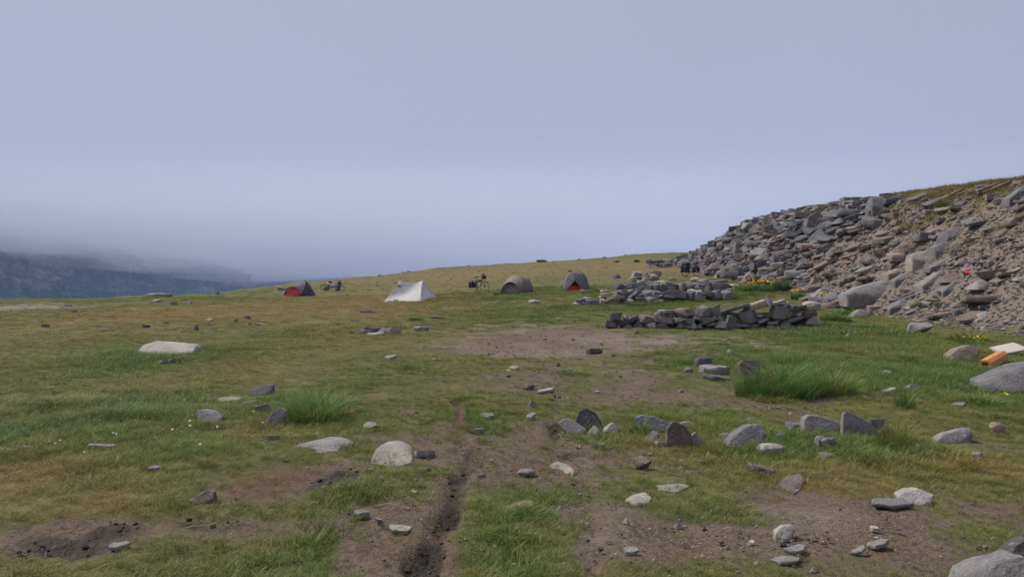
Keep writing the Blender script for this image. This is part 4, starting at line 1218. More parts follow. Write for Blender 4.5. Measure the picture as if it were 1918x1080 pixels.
def patch(name, fn, nu, nv, mat, parent, t=.012):
    P = np.array([[list(fn(i / (nu - 1), j / (nv - 1))) for i in range(nu)] for j in range(nv)])
    me = grid_mesh(name, P, mat)
    o = link(bpy.data.objects.new(name, me), parent)
    return thick(o, t) if t else o

# ------------------------------------------------------------------ white ridge tent on two poles
wt = root_at('ridge_tent', 766, 566.5, 'pale grey-white ridge tent on two poles, sagging ridge, in the middle of the camp', 'tent')
s_ = wt.location.y / F
px_ = lambda x: (x - 766) * s_
F1 = Vector((px_(719.5), -.3, .03)); F2 = Vector((px_(792), -.75, .02)); R2 = Vector((px_(815), 1.05, .30)); R1 = Vector((px_(738), 1.2, .05))
A_ = Vector((px_(747.5), .25, 1.27)); B_ = Vector((px_(791.5), .15, 1.30))
def ridge(u):
    p = A_.lerp(B_, u); p.z -= .62 * u * (1 - u); return p
def hem(a, b_, u, up=.06):
    p = a.lerp(b_, u); p.z += up * 4 * u * (1 - u); return p
def front(u, v):
    lo = hem(F1, F2, u, .05); hi = ridge(u); p = lo.lerp(hi, v)
    k = math.sin(math.pi * v) * math.sin(math.pi * min(1, max(0, u)))
    e = math.sin(math.pi * v) * .09 * (1 - abs(2 * u - 1))
    p.y += .13 * k; p.x += e * (.5 - u) * .4
    if u == 0 or u == 1: p.x += (.07 if u == 0 else -.07) * math.sin(math.pi * v)
    return p
def back(u, v):
    p = hem(R2, R1, u).lerp(ridge(1 - u), v); p.y -= .12 * math.sin(math.pi * v) * math.sin(math.pi * u); return p
def side(a, b_, top, inn):
    def fn(u, v):
        p = hem(a, b_, u, .1).lerp(top, v); p.x += inn * math.sin(math.pi * v); return p
    return fn
fly = patch('flysheet', front, 17, 13, FW, wt)
patch('rear_panel', back, 13, 11, FW, wt); patch('end_panel', side(F2, R2, B_, -.07), 9, 11, FW, wt); patch('end_panel', side(R1, F1, A_, .07), 9, 11, FW, wt)
tube('ridge_tape', [[ridge(i / 12) + Vector((0, 0, .006)) for i in range(13)]], .014, FWE, wt)
tube('hem_tape', [[front(i / 12, 0) for i in range(13)], [side(F2, R2, B_, 0)(i / 8, 0) for i in range(9)]], .014, FWE, wt)
tube('edge_tape', [[front(0, i / 12) for i in range(13)]], .013, FWE, wt); tube('edge_tape', [[front(1, i / 12) for i in range(13)]], .013, FWE, wt)
tube('seam', [[front(.12 + .86 * i / 10, .82 * (1 - i / 10)) + Vector((0, -.012, 0)) for i in range(11)]], .006, FWE, wt)
tube('trekking_pole', [[(A_.x + .02, A_.y + .05, -.1), A_]], .011, MPOLE, wt); tube('trekking_pole', [[(B_.x - .02, B_.y + .05, -.1), B_]], .011, MPOLE, wt)
vp = [front(.02, .80), front(.1, .83), front(.2, .80), front(.1, .77)]
mesh_obj('vent', [p + Vector((0, -.05, 0)) for p in vp] + [p + Vector((0, .01, 0)) for p in vp], [(0, 1, 2, 3), (7, 6, 5, 4), (0, 4, 5, 1), (1, 5, 6, 2), (2, 6, 7, 3), (3, 7, 4, 0)], FB, wt)
for a, b_ in ((A_, (-2.1, .9, -.02)), (B_, (1.9, 1.3, .1)), (F1, (F1.x - .25, F1.y - .1, -.02)), (F2, (F2.x + .1, F2.y - .3, -.04))):
    tube('guy_line', [[a, b_]], .004, FWE, wt, 4)
bag('inner_floor', (.15, .2, .1), (2.0, 1.2, .16), FB, wt)
bag('stuffed_sack', (px_(812), .35, .12), (.22, .25, .2), FWE, wt)

# ------------------------------------------------------------------ pole tents: cloth lofted over arches
def arch(l, t, r, p=2.2, n=17):
    """half-hoop from foot l over top t to foot r"""
    l, t, r = Vector(l), Vector(t), Vector(r); out = []
    for i in range(n):
        a = math.pi * i / (n - 1)
        c = -math.copysign(abs(math.cos(a)) ** (2 / p), math.cos(a)); s = abs(math.sin(a)) ** (2 / p)
        mid = (l + r) / 2
        foot = mid + (r - l) / 2 * c
        out.append(foot + (t - mid) * s)
    return out
def loft(arcs, n=6):
    A = [[list(p) for p in a] for a in arcs]; A = np.array(A); out = []
    m = len(A)
    for i in range(m - 1):
        p0, p1, p2, p3 = A[max(i - 1, 0)], A[i], A[i + 1], A[min(i + 2, m - 1)]
        for k in range(n):
            t = k / n
            lin = p1 * (1 - t) + p2 * t
            cr = .5 * ((2 * p1) + (-p0 + p2) * t + (2 * p0 - 5 * p1 + 4 * p2 - p3) * t * t + (-p0 + 3 * p1 - 3 * p2 + p3) * t ** 3)
            out.append(.45 * cr + .55 * lin - np.array([0, 0, .035]) * math.sin(math.pi * t) * (p1[:, 2:3] > .05))
    out.append(A[-1])
    return np.array(out)
def fan_panel(name, arc, mat, parent, c=None, off=(0, 0, 0), t=.01):
    arc = [Vector(p) + Vector(off) for p in arc]
    c = Vector(c) + Vector(off) if c is not None else (arc[0] + arc[-1]) / 2
    V = [c] + arc
    return thick(mesh_obj(name, V, [(0, i, i + 1) for i in range(1, len(arc))], mat, parent, smooth=False), t)

def loft_obj(name, arcs, mat, parent, n=6):
    me = grid_mesh(name, loft(arcs, n), mat)
    return thick(link(bpy.data.objects.new(name, me), parent), .012)

# slate tent with red door, left of camp
rt = root_at('dome_tent', 562, 553, 'dark slate dome tent with arched red door at the left end of camp', 'tent')
a0 = arch((-.98, -.35, -.03), (-.42, -.36, .60), (.14, -.75, -.03), 2.4)
a1 = arch((-.62, .35, -.03), (.32, .0, 1.06), (.30, -.80, -.03), 2.3)
a2 = arch((.3, .75, -.03), (.62, .25, .72), (.70, -.55, -.03), 2.2)
a3 = arch((.85, .5, -.03), (.98, .2, .16), (1.07, -.1, -.03), 2.0)
loft_obj('flysheet', [a0, a1, a2, a3], FD, rt)
fan_panel('door', [p * 1.0 for p in a0], FR, rt, off=(0, .015, 0))
tube('door_frame', [[Vector(p) + Vector((-.005, -.012, 0)) for p in a0]], .022, FD, rt)
tube('pole_sleeve', [[Vector(p) + Vector((0, 0, .006)) for p in a1]], .018, FB, rt)
tube('pole_sleeve', [[Vector(p) + Vector((0, 0, .006)) for p in a2]], .016, FB, rt)
tube('hem_tape', [[(.14, -.77, 0), (-.98, -.37, 0)]], .018, FR, rt)
mesh_obj('vent', [(.62, -.47, .42), (.95, -.18, .22), (.93, -.22, .28), (.62, -.50, .50)], [(0, 1, 2, 3)], FB, rt)
tube('guy_line', [[a3[8], (1.6, .2, 0)]], .004, FWE, rt, 4); tube('guy_line', [[a0[8], (-1.3, -1.0, 0)]], .004, FWE, rt, 4)

# tan tent
tt = root_at('dome_tent', 966, 547.5, 'tan dome tent with half-open front door right of the bicycle', 'tent')
s_ = tt.location.y / F
b0 = arch((-.90, -.55, -.03), (-.33, -.62, .64), (.10, -1.0, -.03), 2.0)
b1 = arch((-.86, .25, -.03), (.0, .0, 1.06), (.45, -.85, -.03), 2.3)
b2 = arch((-.15, .9, -.03), (.46, .25, .98), (.93, -.45, -.03), 2.3)
b3 = arch((.6, .95, -.03), (.84, .5, .55), (1.08, .0, -.03), 2.1)
loft_obj('flysheet', [b0, b1, b2, b3], FT, tt)
fan_panel('door', b0, FTD, tt, off=(.02, .06, 0))
mesh_obj('door_gap_shade', [Vector(b0[i]) + Vector((0, -.015, -.01)) for i in (6, 7, 8, 9, 10, 11)] + [Vector(b0[i]) + Vector((.0, -.015, -.11)) for i in (11, 10, 9, 8, 7, 6)], [tuple(range(12))], FB, tt)  # near-black sheet painting the shade inside the gap above the door
tube('pole_sleeve', [[Vector(p) + Vector((0, 0, .006)) for p in b1]], .014, FTD, tt); tube('pole_sleeve', [[Vector(p) + Vector((0, 0, .006)) for p in b2]], .014, FTD, tt)
tube('door_frame', [[Vector(p) + Vector((0, -.01, 0)) for p in b0]], .014, FT, tt)
tube('guy_line', [[b2[8], (1.5, .6, .55), (2.0, .8, .1)]], .005, MB, tt, 4); tube('guy_line', [[b1[3], (-1.5, .2, 0)]], .004, FWE, tt, 4)

# grey tent with red groundsheet
gt = root_at('dome_tent', 1075, 545.5, 'grey dome tent facing the viewer with red groundsheet showing under its open front', 'tent')
q_ = gt.location.y / F
c0 = arch((-.57, -.7, -.03), (-.02, -.30, 1.16), (.56, -.75, -.03), 2.5)
c1 = arch((-.62, .1, -.03), (.12, .1, 1.22), (.86, -.2, -.03), 2.6)
c2 = arch((-.4, .9, -.03), (.3, .9, 1.0), (1.0, .6, -.03), 2.3)
c3 = arch((.1, 1.7, -.03), (.5, 1.7, .3), (1.0, 1.4, -.03), 2.0)
loft_obj('flysheet', [c0, c1, c2, c3], FG, gt)
V0 = Vector((-.0, -.62, .70))
ml = (V0 + Vector(c0[0])) / 2; mr = (V0 + Vector(c0[-1])) / 2
fan_panel('front_flap', c0[:9], FG, gt, c=V0, t=.012); fan_panel('front_flap', c0[8:], FG, gt, c=V0, t=.012)
tube('zip', [[Vector(c0[8]) + Vector((0, -.02, 0)), V0 + Vector((0, -.02, 0))]], .012, FD, gt)
tube('flap_edge', [[c0[0], ml + Vector((.03, -.03, .06)), V0]], .014, FG, gt); tube('flap_edge', [[c0[-1], mr + Vector((-.03, -.03, .06)), V0]], .014, FG, gt)
mesh_obj('inner_mesh', [(-.54, -.5, 0), (.52, -.5, 0), (0.0, -.42, .66)], [(0, 1, 2)], FB, gt)
bag('groundsheet', (-.02, -.44, .15), (.96, .40, .36), FRB, gt, bev=.1)
tube('pole_sleeve', [[Vector(p) + Vector((0, 0, .006)) for p in c1]], .013, FD, gt)
tube('guy_line', [[c1[-4], (1.5, -.5, .0)]], .004, FWE, gt, 4); tube('guy_line', [[c1[3], (-1.2, .1, 0)]], .004, FWE, gt, 4)

# ------------------------------------------------------------------ touring bicycles
def circle(c, r, n=28):
    return [(c[0] + r * math.cos(2 * math.pi * i / n), c[1], c[2] + r * math.sin(2 * math.pi * i / n)) for i in range(n)]
def bicycle(name, px, py, label, rz, frame_m, tyre_m, bags, tilt=None, steer=0.0):
    root = root_at(name, px, py, label, 'bicycle', rz, dz=.02)
    if tilt: root.rotation_euler = tilt
    R_ = .345
    for wx in (-.53, .53):
        c = (wx, 0, R_)
        wh = tube('wheel', [circle(c, R_ - .022)], .011, MS, root, 5, True)
        tube('tyre', [circle(c, R_)], .024, tyre_m, wh, 6, True)
        tube('spokes', [[(wx, .02 * (-1) ** k, R_), (wx + (R_ - .03) * math.cos(k * .3491), 0, R_ + (R_ - .03) * math.sin(k * .3491))] for k in range(18)], .0022, MS, wh, 3)
        tube('hub', [[(wx, -.05, R_), (wx, .05, R_)]], .03, MB, wh, 8)
        tube('mudguard', [[(wx + (R_ + .045) * math.cos(a), 0, R_ + (R_ + .045) * math.sin(a)) for a in np.linspace(.5, 2.9, 12)]], .016, MB, root, 5)
    bb, st, hd, hd2, ax, ax2 = (-.08, 0, .29), (-.2, 0, .80), (.33, 0, .86), (.37, 0, .72), (-.53, 0, R_), (.53, 0, R_)
    tube('frame', [[bb, st], [st, (.34, 0, .84)], [bb, hd2], [hd, hd2], [bb, (-.53, .055, R_)], [bb, (-.53, -.055, R_)], [st, (-.53, .055, R_)], [st, (-.53, -.055, R_)]], .02, frame_m, root)
    tube('fork', [[hd2, (.42, .05, .62), (.53, .055, R_)], [hd2, (.42, -.05, .62), (.53, -.055, R_)]], .014, frame_m, root)
    tube('handlebar', [[hd, (.32, 0, 1.0)], [(.22, -.31, 1.02), (.33, -.2, 1.03), (.34, 0, 1.0), (.33, .2, 1.03), (.22, .31, 1.02)]], .014, MB, root)
    tube('seat_post', [[st, (-.24, 0, .96)]], .014, MB, root)
    bag('saddle', (-.26, 0, .985), (.27, .15, .06), MB, root)
    tube('crank', [[(-.08, .07, .29), (.04, .08, .20)], [(-.08, -.07, .29), (-.20, -.08, .38)], [(.0, .06, .19), (.08, .17, .19)], [(-.24, -.07, .39), (-.16, -.17, .39)]], .011, MS, root)
    tube('chainring', [[(-.08 + .09 * math.cos(a), -.06, .29 + .09 * math.sin(a)) for a in np.linspace(0, 6.0, 16)]], .007, MB, root, 4)
    tube('rack', [[(-.78, .07, .74), (-.3, .07, .74), (-.3, -.07, .74), (-.78, -.07, .74), (-.78, .07, .74)], [(-.53, .08, R_), (-.62, .08, .74)], [(-.53, -.08, R_), (-.62, -.08, .74)]], .007, MB, root, 4)
    tube('kickstand', [[(-.3, .06, .28), (-.36, .26, -.01)]], .01, MB, root)
    for nm, c, sz, m_ in bags:
        bag(nm, c, sz, m_, root)
    return root

bicycle('bicycle', 897, 548, 'black touring bicycle standing with panniers and pale-walled tyres left of the tan tent', math.radians(-42), MB, MTIRE,
        [('pannier', (-.55, .17, .50), (.34, .15, .40), FBL), ('pannier', (-.55, -.17, .50), (.34, .15, .40), FBL), ('handlebar_bag', (.46, 0, .98), (.16, .3, .22), FBL), ('water_bottle', (.10, -.05, .52), (.08, .08, .22), MW), ('frame_bag', (.08, 0, .72), (.3, .07, .14), FBL), ('phone_mount', (.36, .05, 1.14), (.1, .12, .14), FBL)])
bicycle('bicycle', 622, 545.5, 'loaded bicycle lying in the grass right of the red-doored tent, grey cover and black bags', 0, MB, MRUB,
        [('pannier', (.40, .17, .50), (.34, .15, .36), FBL), ('pannier', (-.5, .17, .50), (.34, .15, .36), FBL), ('rain_cover', (-.18, .1, .75), (.62, .22, .34), FGR), ('handlebar_bag', (.46, 0, .98), (.2, .3, .24), FBL), ('roll_bag', (.42, .12, .78), (.3, .26, .26), FNV)],
        tilt=(math.radians(-48), math.radians(4), math.radians(8)))
bicycle('bicycle', 1294, 518, 'dark bicycle with bulky navy bags and a red tip parked at the rubble foot', math.radians(28), MB, MRUB,
        [('pannier', (-.55, .2, .52), (.42, .2, .46), FNV), ('pannier', (-.55, -.2, .52), (.42, .2, .46), FNV), ('pannier', (.42, .18, .46), (.34, .16, .36), FNV), ('pannier', (.42, -.18, .46), (.34, .16, .36), FNV), ('roll_bag', (-.5, 0, .88), (.36, .5, .24), FNV), ('handlebar_bag', (.46, 0, 1.0), (.2, .34, .24), FBLU), ('red_flag', (.62, -.05, .98), (.06, .16, .2), FRED),
         ('reflector', (-.78, .2, .48), (.03, .06, .06), MW), ('reflector', (.28, -.28, .40), (.03, .06, .06), MW)])

# ------------------------------------------------------------------ timber and board at the right edge
tb = root_at('timber_trough', 1862, 688, 'short orange hollowed timber lying in the grass beside the tilted slab', 'timber', math.radians(35))
prof = [(-.10, 0), (-.10, .10), (-.055, .155), (.055, .155), (.10, .10), (.10, 0), (.06, 0), (.06, .085), (.03, .115), (-.03, .115), (-.06, .085), (-.06, 0)]
Lh = .38
Vt = [(x, -Lh, z) for x, z in prof] + [(x * .96, Lh, z * .96) for x, z in prof]
n_ = len(prof)
ft = [(i, (i + 1) % n_, n_ + (i + 1) % n_, n_ + i) for i in range(n_)]
ends = [(0, 1, 10, 11), (1, 2, 9, 10), (2, 3, 8, 9), (3, 4, 7, 8), (4, 5, 6, 7)]
ft += [tuple(reversed(e)) for e in ends] + [tuple(n_ + i for i in e) for e in ends]
tr = mesh_obj('trough_body', Vt, ft, WOOD, tb); tr.rotation_euler = (math.radians(9), math.radians(-8), math.radians(-88)); tr.location = (.0, 0, .06)
kn = tube('knot', [[(.02, -.02, .152), (.02, -.02, .158)]], .012, MB, tr, 8)
pk = root_at('wooden_board', 1893, 668, 'weathered grey board resting across the upper end of the orange timber', 'board', math.radians(12))
bm_ = bag('board_plank', (0, 0, .14), (.62, .26, .035), GWOOD, pk, rot=(math.radians(14), math.radians(-8), 0), bev=.1)
bag('board_plank', (.06, .2, .18), (.60, .16, .035), GWOOD, pk, rot=(math.radians(10), math.radians(-8), .06), bev=.1)
bag('board_batten', (.08, .05, .06), (.10, .30, .14), WOOD, pk, rot=(math.radians(8), 0, 0), bev=.08)

# scraps
def scrap(px, py, w, mat, label):
    g = ground_at(px, py); rr = random.Random(int(px))
    P = np.array([[[(i / 5 - .5) * w, (j / 4 - .5) * w * .6, .015 + .12 * w * rr.random()] for i in range(6)] for j in range(5)])
    o = link(bpy.data.objects.new('cloth_scrap', grid_mesh('cloth_scrap', P, mat)))
    o.location = (g.x, g.y, g.z + .02); o.rotation_euler = (math.radians(20), 0, .4); thick(o, .008)
    tag(o, label, 'scrap')
scrap(1812, 512, .30, FRED, 'bright red scrap of plastic on the scree')
scrap(657, 777, .07, FR, 'small red scrap in the grass right of the bright green tussock')
lap('e_things')

# ------------------------------------------------------------------ vegetation
def leaf_material(name, instanced=True):
    b = NT(name)
    at = b.n('ShaderNodeAttribute', attribute_name='tint')
    if instanced: at.attribute_type = 'INSTANCER'
    bl = b.n('ShaderNodeAttribute', attribute_name='shade')
    sh = b.n('ShaderNodeSeparateColor'); b.t.links.new(bl.outputs['Color'], sh.inputs[0])
    col = b.mix(sh.outputs[0], at.outputs['Color'], (.30, .235, .12))         # some blades are straw
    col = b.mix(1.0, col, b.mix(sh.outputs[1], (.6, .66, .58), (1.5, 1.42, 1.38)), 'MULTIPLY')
    b.col(col); b.rough(.6, .25)
    tr = b.n('ShaderNodeBsdfTranslucent'); b.t.links.new(col, tr.inputs['Color'])
    mx = b.n('ShaderNodeMixShader'); mx.inputs[0].default_value = .3
    b.t.links.new(b.bs.outputs[0], mx.inputs[1]); b.t.links.new(tr.outputs[0], mx.inputs[2]); b.t.links.new(mx.outputs[0], b.out.inputs['Surface'])
    return b.m
M['grass'] = leaf_material('grass_blades'); M['sedge'] = leaf_material('tussock_blades', False)

def blades(seed, n, spread, hmin, hmax, width, lean, straw=.15, seg=3, dome=0.0):
    """numpy soup of tapering bent blades -> verts, tris, shade colours"""
    r = np.random.RandomState(seed)
    a = r.rand(n) * 2 * math.pi; d = spread * np.sqrt(r.rand(n))
    bx, by = np.cos(a) * d, np.sin(a) * d
    h = hmin + (hmax - hmin) * r.rand(n) ** 1.3
    h = h * (1 - dome * (d / spread) ** 1.5)
    la = a + r.randn(n) * .9; l = lean * h * (.3 + r.rand(n))
    wdir = la + math.pi / 2 + r.randn(n) * .5
    w = width * (.6 + .8 * r.rand(n))
    V = np.zeros((n, 2 * seg + 1, 3)); C = np.ones((n, 2 * seg + 1, 4))
    C[:, :, 0] = np.where(r.rand(n) < straw, .5 + .5 * r.rand(n), .12 * r.rand(n))[:, None]
    br_ = r.rand(n)[:, None]
    for k in range(seg + 1):
        t = k / seg
        cx = bx + np.cos(la) * l * t ** 1.9; cy = by + np.sin(la) * l * t ** 1.9
        cz = h * (t - .28 * lean * t ** 2.4) - .01
        ww = w * (1 - t) ** .7 * .5
        if k < seg:
            V[:, 2 * k] = np.stack([cx - np.cos(wdir) * ww, cy - np.sin(wdir) * ww, cz], -1)
            V[:, 2 * k + 1] = np.stack([cx + np.cos(wdir) * ww, cy + np.sin(wdir) * ww, cz], -1)
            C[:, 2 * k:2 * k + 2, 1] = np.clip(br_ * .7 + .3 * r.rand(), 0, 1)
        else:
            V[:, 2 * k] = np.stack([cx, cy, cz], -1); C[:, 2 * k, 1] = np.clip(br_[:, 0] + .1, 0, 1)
    T = []
    for k in range(seg - 1): T += [(2 * k, 2 * k + 1, 2 * k + 3), (2 * k, 2 * k + 3, 2 * k + 2)]
    T.append((2 * seg - 2, 2 * seg - 1, 2 * seg))
    m = 2 * seg + 1
    TT = (np.array(T)[None] + (np.arange(n) * m)[:, None, None]).reshape(-1, 3)
    return V.reshape(-1, 3), TT, C.reshape(-1, 4)

def soup_obj(name, V, T, C, mat, tint=None):
    me = soup_mesh(name, V, T, [mat])
    a = me.color_attributes.new('shade', 'FLOAT_COLOR', 'POINT'); a.data.foreach_set('color', np.asarray(C, np.float32).reshape(-1))
    if tint is not None:
        t = me.color_attributes.new('tint', 'FLOAT_COLOR', 'POINT'); t.data.foreach_set('color', np.asarray(tint, np.float32).reshape(-1))
    return bpy.data.objects.new(name, me)

def tuft_set(name, specs):
    c = bpy.data.collections.new(name)          # not linked to the scene: only a shelf for the blades
    for i, sp in enumerate(specs):
        c.objects.link(soup_obj('blade_tuft_%02d' % i, *blades(*sp), M['grass']))
    return c
near_set = tuft_set('near_tufts', [(i, 34, .085, .03, .085, .0042, 1.1, .2) for i in range(5)] + [(10 + i, 30, .07, .05, .15, .0045, 1.0, .15) for i in range(4)] + [(20 + i, 18, .08, .05, .13, .0035, 1.7, .85) for i in range(3)])
far_set = tuft_set('far_tufts', [(40 + i, 40, .26, .04, .11, .014, 1.1, .2, 2) for i in range(6)] + [(50 + i, 40, .22, .07, .2, .014, 1.0, .2, 2) for i in range(3)] + [(60 + i, 24, .26, .06, .16, .010, 1.4, .9, 2) for i in range(3)])

def scatter(name, X, Y, S_, tint, idx, coll, label):
    Z = hgt(X, Y)
    me = bpy.data.meshes.new(name)
    me.vertices.add(len(X)); me.vertices.foreach_set('co', np.stack([X, Y, Z], -1).astype(np.float32).reshape(-1))
    r = np.random.RandomState(len(X))
    def attr(nm, ty, data, key):
        a = me.attributes.new(nm, ty, 'POINT'); a.data.foreach_set(key, np.asarray(data).reshape(-1))
    attr('size', 'FLOAT', S_.astype(np.float32), 'value'); attr('turn', 'FLOAT', (r.rand(len(X)) * 6.283).astype(np.float32), 'value')
    attr('pick', 'INT', idx.astype(np.int32), 'value'); attr('tint', 'FLOAT_COLOR', np.concatenate([tint, np.ones((len(X), 1))], 1).astype(np.float32), 'color')
    me.materials.append(M['grass'])
    o = link(bpy.data.objects.new(name, me))
    ng_ = bpy.data.node_groups.new(name + '_nodes', 'GeometryNodeTree')
    ng_.interface.new_socket('Geometry', in_out='INPUT', socket_type='NodeSocketGeometry'); ng_.interface.new_socket('Geometry', in_out='OUTPUT', socket_type='NodeSocketGeometry')
    N = ng_.nodes; L = ng_.links
    gi = N.new('NodeGroupInput'); go = N.new('NodeGroupOutput'); ip = N.new('GeometryNodeInstanceOnPoints'); ci = N.new('GeometryNodeCollectionInfo')
    ci.inputs['Collection'].default_value = coll; ci.inputs['Separate Children'].default_value = True; ci.inputs['Reset Children'].default_value = True
    ip.inputs['Pick Instance'].default_value = True
    def named(nm, ty):
        q = N.new('GeometryNodeInputNamedAttribute'); q.data_type = ty; q.inputs['Name'].default_value = nm; return q.outputs[0]
    cb = N.new('ShaderNodeCombineXYZ'); L.new(named('turn', 'FLOAT'), cb.inputs[2])
    er = N.new('FunctionNodeEulerToRotation'); L.new(cb.outputs[0], er.inputs[0])
    L.new(gi.outputs[0], ip.inputs['Points']); L.new(ci.outputs[0], ip.inputs['Instance'])
    L.new(named('pick', 'INT'), ip.inputs['Instance Index']); L.new(er.outputs[0], ip.inputs['Rotation']); L.new(named('size', 'FLOAT'), ip.inputs['Scale'])
    L.new(ip.outputs[0], go.inputs[0])
    md = o.modifiers.new('scatter', 'NODES'); md.node_group = ng_
    tag(o, label, 'grass', kind='stuff')
    return o

def grass_band(name, y0, y1, n, coll, near, label, seed):
    r = np.random.RandomState(seed)
    # even cover per square metre over the wedge in front of the viewer, a little wider than the view
    Y = np.sqrt(y0 ** 2 + (y1 ** 2 - y0 ** 2) * r.rand(n)); X = (r.rand(n) * 2 - 1) * (.86 * Y + 1.6)
    lush, dry, dirt, mud, red, grav, scree = zones(X, Y)
    e = dirt + (fbm(X * (6 if y1 < 12 else 2.6), Y * (6 if y1 < 12 else 2.6), 201, 3) - .5) * 1.1
    keep = r.rand(n) < np.clip(1.05 - 1.35 * np.clip(e, 0, 1) - 1.4 * mud, .28 * (mud < .3) * (y1 < 20) + .08, 1) * (.55 + .45 * lush + .15 * dry)
    keep &= r.rand(n) < (1 - .97 * scree)
    X, Y, lush, dry, dirt = X[keep], Y[keep], lush[keep], dry[keep], dirt[keep]
    m = len(X)
    patch_ = fbm(X * .9, Y * .9, 211, 3)
    size = (.5 + .55 * lush + .5 * np.clip(patch_ - .45, 0, 1) * 2) * (.75 + .5 * r.rand(m)) * (1 - .5 * np.clip(dirt, 0, 1))
    if near: size = size * (.78 + .25 * lush)
    g1 = np.array([.085, .185, .032]); g2 = np.array([.148, .182, .042]); g3 = np.array([.27, .21, .072]); g4 = np.array([.045, .105, .03])
    t = np.clip(lush * 1.15 + (patch_ - .5) * .5, 0, 1)[:, None]; d = np.clip(dry * 1.1 + (fbm(X * 2, Y * 2, 221, 2) - .5) * .5, 0, 1)[:, None]
    c = g2 * (1 - t) + g1 * t
    dk = np.clip((lush[:, None] - .55) * 2, 0, 1) * (r.rand(m, 1) * .8)
    c = c * (1 - dk) + g4 * dk
    c = c * (1 - d) + g3 * d
    c = c * (.62 + .76 * r.rand(m, 1)) * (.7 + .6 * fbm(X * 3.1, Y * 3.1, 241, 3))[:, None]
    nsh, nl, ns = (5, 4, 3) if near else (6, 3, 3)
    u = r.rand(m)
    idx = np.where(u < .10 + .45 * dry, nsh + nl + r.randint(0, ns, m), np.where(u > 1 - .55 * lush, nsh + r.randint(0, nl, m), r.randint(0, nsh, m)))
    return scatter(name, X, Y, size, c, idx, coll, label)

grass_band('grass', 2.6, 9.5, 46000, near_set, True, 'short mixed green and straw grass of the near meadow', 301)
grass_band('grass', 9.5, 19, 58000, near_set, True, 'short trampled grass of the middle meadow', 302)
grass_band('grass', 19, 50, 44000, far_set, False, 'olive and ochre grass round the tents', 303)
grass_band('grass', 50, 126, 30000, far_set, False, 'dry brown grass of the far slope', 304)
# tall dry grass along the top of the bank
r = np.random.RandomState(77)
n = 7500
Yb = 20 + 48 * r.rand(n) ** 1.2; Sb = .45 + .85 * r.rand(n)
Xb = np.interp(Yb, _BY, _BF) + Sb * (np.interp(Yb, _BY, _BC) - np.interp(Yb, _BY, _BF))
kp = fbm(Xb * .8, Yb * .8, 231, 3) > .47 + .09 * (Sb < .85) + .05 * (Sb < .65) + .2 * ((Sb < .8) & (Yb > 38)) + .05 * (Yb > 46)
Xb, Yb = Xb[kp], Yb[kp]; m = len(Xb)
cb_ = np.where((r.rand(m, 1) < .35), np.array([[.10, .12, .04]]), np.array([[.22, .165, .075]])) * (.75 + .5 * r.rand(m, 1))
scatter('dry_grass', Xb, Yb, .7 + .9 * r.rand(m), cb_, r.randint(0, 12, m), far_set, 'dry ochre grass along the top of the quarry bank')

# ------------------------------------------------------------------ single plants one can point at
def tussock(px, py, wpx, hpx, tint, label, seed, n=420, name='grass_tussock', lean=1.1, straw=.1, cat='grass tussock', width=None, group=None):
    g = ground_at(px, py)
    w = wpx * g.y / F; h = hpx * g.y / F
    V, T, C = blades(seed, int(n * 1.3), w * .46, h * .5, h * 1.3, width or max(.006, .0011 * g.y), lean * min(1.3, w / (2 * h)), straw + .1, 4, .55)
    n = int(n * 1.3)
    rr = np.random.RandomState(seed)
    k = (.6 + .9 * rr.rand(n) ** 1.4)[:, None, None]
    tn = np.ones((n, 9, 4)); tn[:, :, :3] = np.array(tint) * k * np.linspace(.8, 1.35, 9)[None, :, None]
    V = V.copy(); V[:, 1] *= .8; V[:, 0] += .06 * w * np.sin(V[:, 2] / h * 2 + seed)
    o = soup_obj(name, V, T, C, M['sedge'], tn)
    o.location = (g.x, g.y + w * .2, gz(g.x, g.y + w * .2) - .01)
    link(o); tag(o, label, cat, group)
    return o
DG, MG, YG, OG = (.06, .15, .032), (.085, .175, .036), (.15, .18, .045), (.21, .19, .075)
tussock(1476, 742, 170, 90, DG, 'large dark green sedge tussock in the middle right of the grass', 401, 1300, lean=1.0)
tussock(1560, 740, 110, 70, MG, 'paler tussock touching the right side of the large dark sedge', 402, 600, straw=.25)
tussock(1446, 752, 80, 26, YG, 'low yellow-green tuft below the large dark sedge', 403, 300)
tussock(575, 792, 140, 76, MG, 'bright green tussock beside the leaning grey stone at left', 404, 900)
tussock(612, 770, 90, 50, DG, 'darker tuft joined to the right of the bright green tussock', 405, 380)
tussock(1690, 838, 80, 66, YG, 'thin upright tussock right of the shark-fin stone', 406, 420, lean=.8)
tussock(1600, 850, 90, 34, YG, 'pale grass clump in front of the shark-fin stone', 407, 420, straw=.3)
tussock(1490, 842, 50, 34, MG, 'grass clump in front of the square-ended boulder', 408, 260)
tussock(1410, 866, 80, 24, MG, 'grass clump in front of the white-flecked boulder', 409, 320)
tussock(1197, 815, 40, 44, MG, 'green clump against the left end of the dark layered slab', 410, 200)
tussock(1112, 806, 34, 22, DG, 'dark green tuft between the dark faceted stone and its neighbours', 411, 160)
tussock(1640, 834, 60, 30, MG, 'grass tuft at the right foot of the shark-fin stone', 412, 220)
tussock(1780, 846, 90, 28, MG, 'grass tuft below the long sloping stone', 413, 260)
tussock(1700, 765, 40, 46, MG, 'leafy tuft with a tall stalk at right', 414, 200)
tussock(1820, 640, 80, 34, (.13, .16, .03), 'yellow-green clump above the split tan stone', 415, 420)
tussock(1840, 760, 90, 40, MG, 'broad green clump at right below the big tilted slab', 416, 420)
tussock(1570, 604, 60, 34, DG, 'dark grass clump at the right end of the near wall', 417, 360)
tussock(1610, 590, 70, 24, DG, 'dark grass clump under the biggest rounded boulder', 418, 360)
